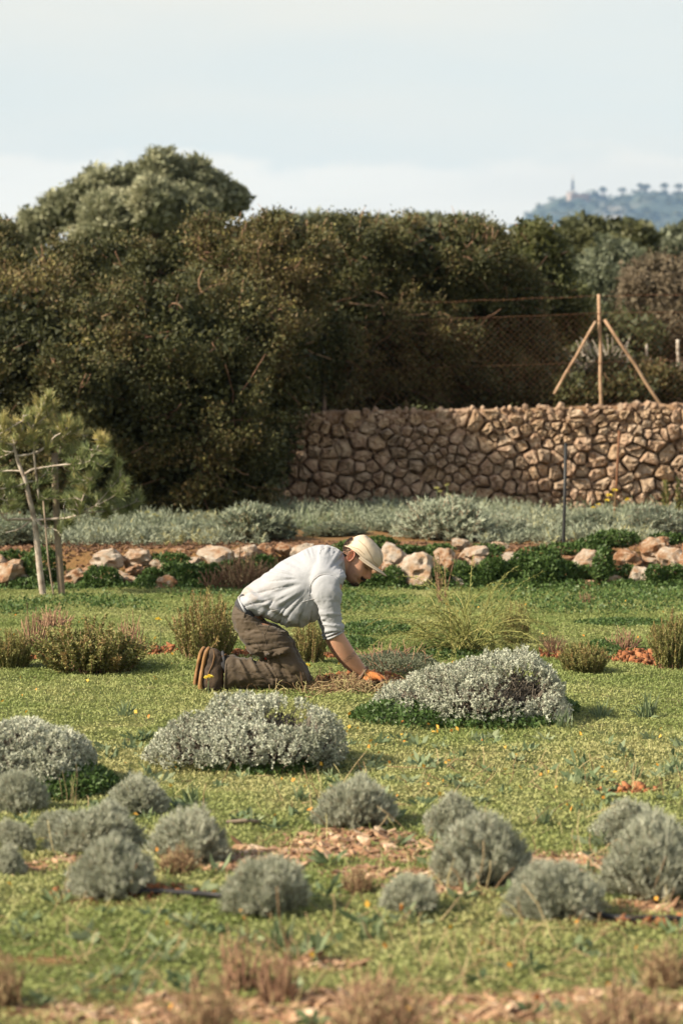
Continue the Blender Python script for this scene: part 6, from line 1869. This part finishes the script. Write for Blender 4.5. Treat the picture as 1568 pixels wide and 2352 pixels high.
# ---- flat cap
M['cap'] = rough_mat('cap', [(.43, .36, .27), (.50, .42, .32)], 9, .9, .3, .002, bscale=300)
nth, nt_ = 72, 22
th_ = np.arange(nth) * 2 * math.pi / nth
cth = np.cos(th_)
front = sstep(.25, 1.0, cth)
fe = np.where(cth > 0, .100 * cth + .014 * front, .088 * cth)
se = .086 * np.sin(th_) * (1 - .10 * front)
ue = np.interp(cth, [-1, -.5, 0, .5, 1], [.012, .030, .036, .038, .046])
rows = []
for t in np.linspace(0, 1, nt_):
    a_ = t * math.pi / 2
    rho = math.cos(a_) ** .62; hgt = math.sin(a_) ** .85
    fz = fe * rho + front * .006 * math.sin(a_ * 2)
    top = .130
    rows.append(np.stack([fz - .006 * t, se * rho * (1 + .05 * math.sin(a_ * 2)), ue + (top - ue) * hgt], -1))
R_ = np.array(rows)
# soft creases
R_[..., 2] += (fbm(R_ * 40, 2, 3) - .5) * .009
R_[..., 1] *= 1 + (fbm(R_ * 26, 2, 9) - .5)[..., ] * .10
# turned-in lower edge and brim underside
inner = np.stack([fe * .93, se * .92, ue + .004], -1)
V = np.concatenate([H(inner[:, 0], inner[:, 1], inner[:, 2]), H(R_[..., 0], R_[..., 1], R_[..., 2]).reshape(-1, 3)])
k = nt_ + 1
idx = np.arange(k * nth).reshape(k, nth)
Q = np.stack([idx[:-1], np.roll(idx, -1, 1)[:-1], np.roll(idx, -1, 1)[1:], idx[1:]], -1).reshape(-1, 4)
cap = Geo().add(V, Q).build('cap', M['cap'], man)
BV_cap = BVHTree.FromPolygons([tuple(v) for v in V], [tuple(q) for q in Q])
M['cap_thread'] = rough_mat('cap_thread', [(.26, .19, .12), (.32, .24, .16)], 9, .9, .1, .001)
# stiff brim: a curved crescent plate under the front panel
ba = np.linspace(-1.25, 1.25, 33); bt = np.linspace(0, 1, 7)
BA, BT = np.meshgrid(ba, bt, indexing='ij')
reach = .062 * np.cos(BA / 1.25 * math.pi / 2) ** .7
bf = (.100 * np.cos(BA) + .014 * sstep(.25, 1, np.cos(BA))) * (.94 + .06 * 1) + BT * reach
bs_ = .086 * np.sin(BA) * (1 - .10 * sstep(.25, 1, np.cos(BA))) * (1 + .04 * BT)
bu = np.interp(np.cos(BA), [0, .5, 1], [.036, .038, .046]) + .002 + .008 * BT - .020 * BT * np.abs(np.sin(BA)) ** 2 - .006 * BT ** 2
top_ = H(bf, bs_, bu + .0022).reshape(-1, 3); bot_ = H(bf, bs_, bu - .0022).reshape(-1, 3)
bi = np.arange(33 * 7).reshape(33, 7); nb_ = 33 * 7
Qb = np.stack([bi[:-1, :-1], bi[1:, :-1], bi[1:, 1:], bi[:-1, 1:]], -1).reshape(-1, 4)
er = bi[:, -1]
Qe = np.stack([er[:-1], er[1:], er[1:] + nb_, er[:-1] + nb_], -1)
Geo().add(np.concatenate([top_, bot_]), np.concatenate([Qb, Qb[:, ::-1] + nb_, Qe])).build('brim', M['cap'], cap)
et = H(bf[:, -1], bs_[:, -1], bu[:, -1])
Geo().tubes(et[None], .0030, 6).build('brim_edge', M['cap'], cap)
e2 = H(bf[:, 5], bs_[:, 5], bu[:, 5] + .0024)
Geo().tubes(e2[None], .0010, 6).build('stitched_seam', M['cap_thread'], cap)
ve = H(fe * 1.005, se * 1.005, ue)
Geo().tubes(np.concatenate([ve, ve[:1]])[None], .0030, 6).build('band', M['cap'], cap)
for pts in ([(1150, 175), (1195, 215), (1225, 270), (1245, 310), (1300, 355)], [(1235, 160), (1275, 215), (1292, 280), (1306, 345)], [(1100, 235), (1140, 248), (1180, 282)], [(1195, 290), (1240, 335), (1300, 358)], [(1105, 215), (1150, 230), (1185, 262)]):
    seam('stitched_seam', BV_cap, pts, .0015, M['cap_thread'], cap, .0004)
# ------------------------------------------------------------------ pulled weeds round the hand, haze
n = 1300
cx0, cy0 = W(1240, 1100, -.14)[0] + MO[0], YM - .16
P0 = np.column_stack([cx0 + rng.normal(-.10, .17, n), cy0 + rng.normal(0, .10, n), np.zeros(n)])
r_ = np.exp(-(((P0[:, 0] - cx0 + .06) / .2) ** 2 + ((P0[:, 1] - cy0) / .12) ** 2))
P0[:, 2] = ground_h(P0[:, 0], P0[:, 1]) + rng.random(n) * (.012 + .045 * r_)
D = unit(rng.normal(size=(n, 3)) * np.array([1, 1, .35]))
pts = grow(P0, D, rng.uniform(.04, .13, n), 6, .45, droop=.1)
pts[..., 2] = np.maximum(pts[..., 2], .006)
g = Geo().tubes(pts, np.linspace(.0022, .0010, 6)[None], 3, rng.random(n))
tag(g.build('pulled_weeds', M['straw']), 'heap of pulled dry weeds and roots under the gloved hand', 'weeds', kind='stuff')
hz = box_geo(-4500, 4500, -120, 5200, -6, 470)
hm = bpy.data.materials.new('haze'); hm.use_nodes = True
nt = hm.node_tree; nt.nodes.clear()
o_ = nt.nodes.new('ShaderNodeOutputMaterial'); pv = nt.nodes.new('ShaderNodeVolumePrincipled')
pv.inputs['Color'].default_value = (.30, .50, .82, 1); pv.inputs['Density'].default_value = 1.0e-4; pv.inputs['Anisotropy'].default_value = .0
nt.links.new(pv.outputs[0], o_.inputs['Volume'])
tag(hz.build('haze', hm, None, False), kind='stuff')
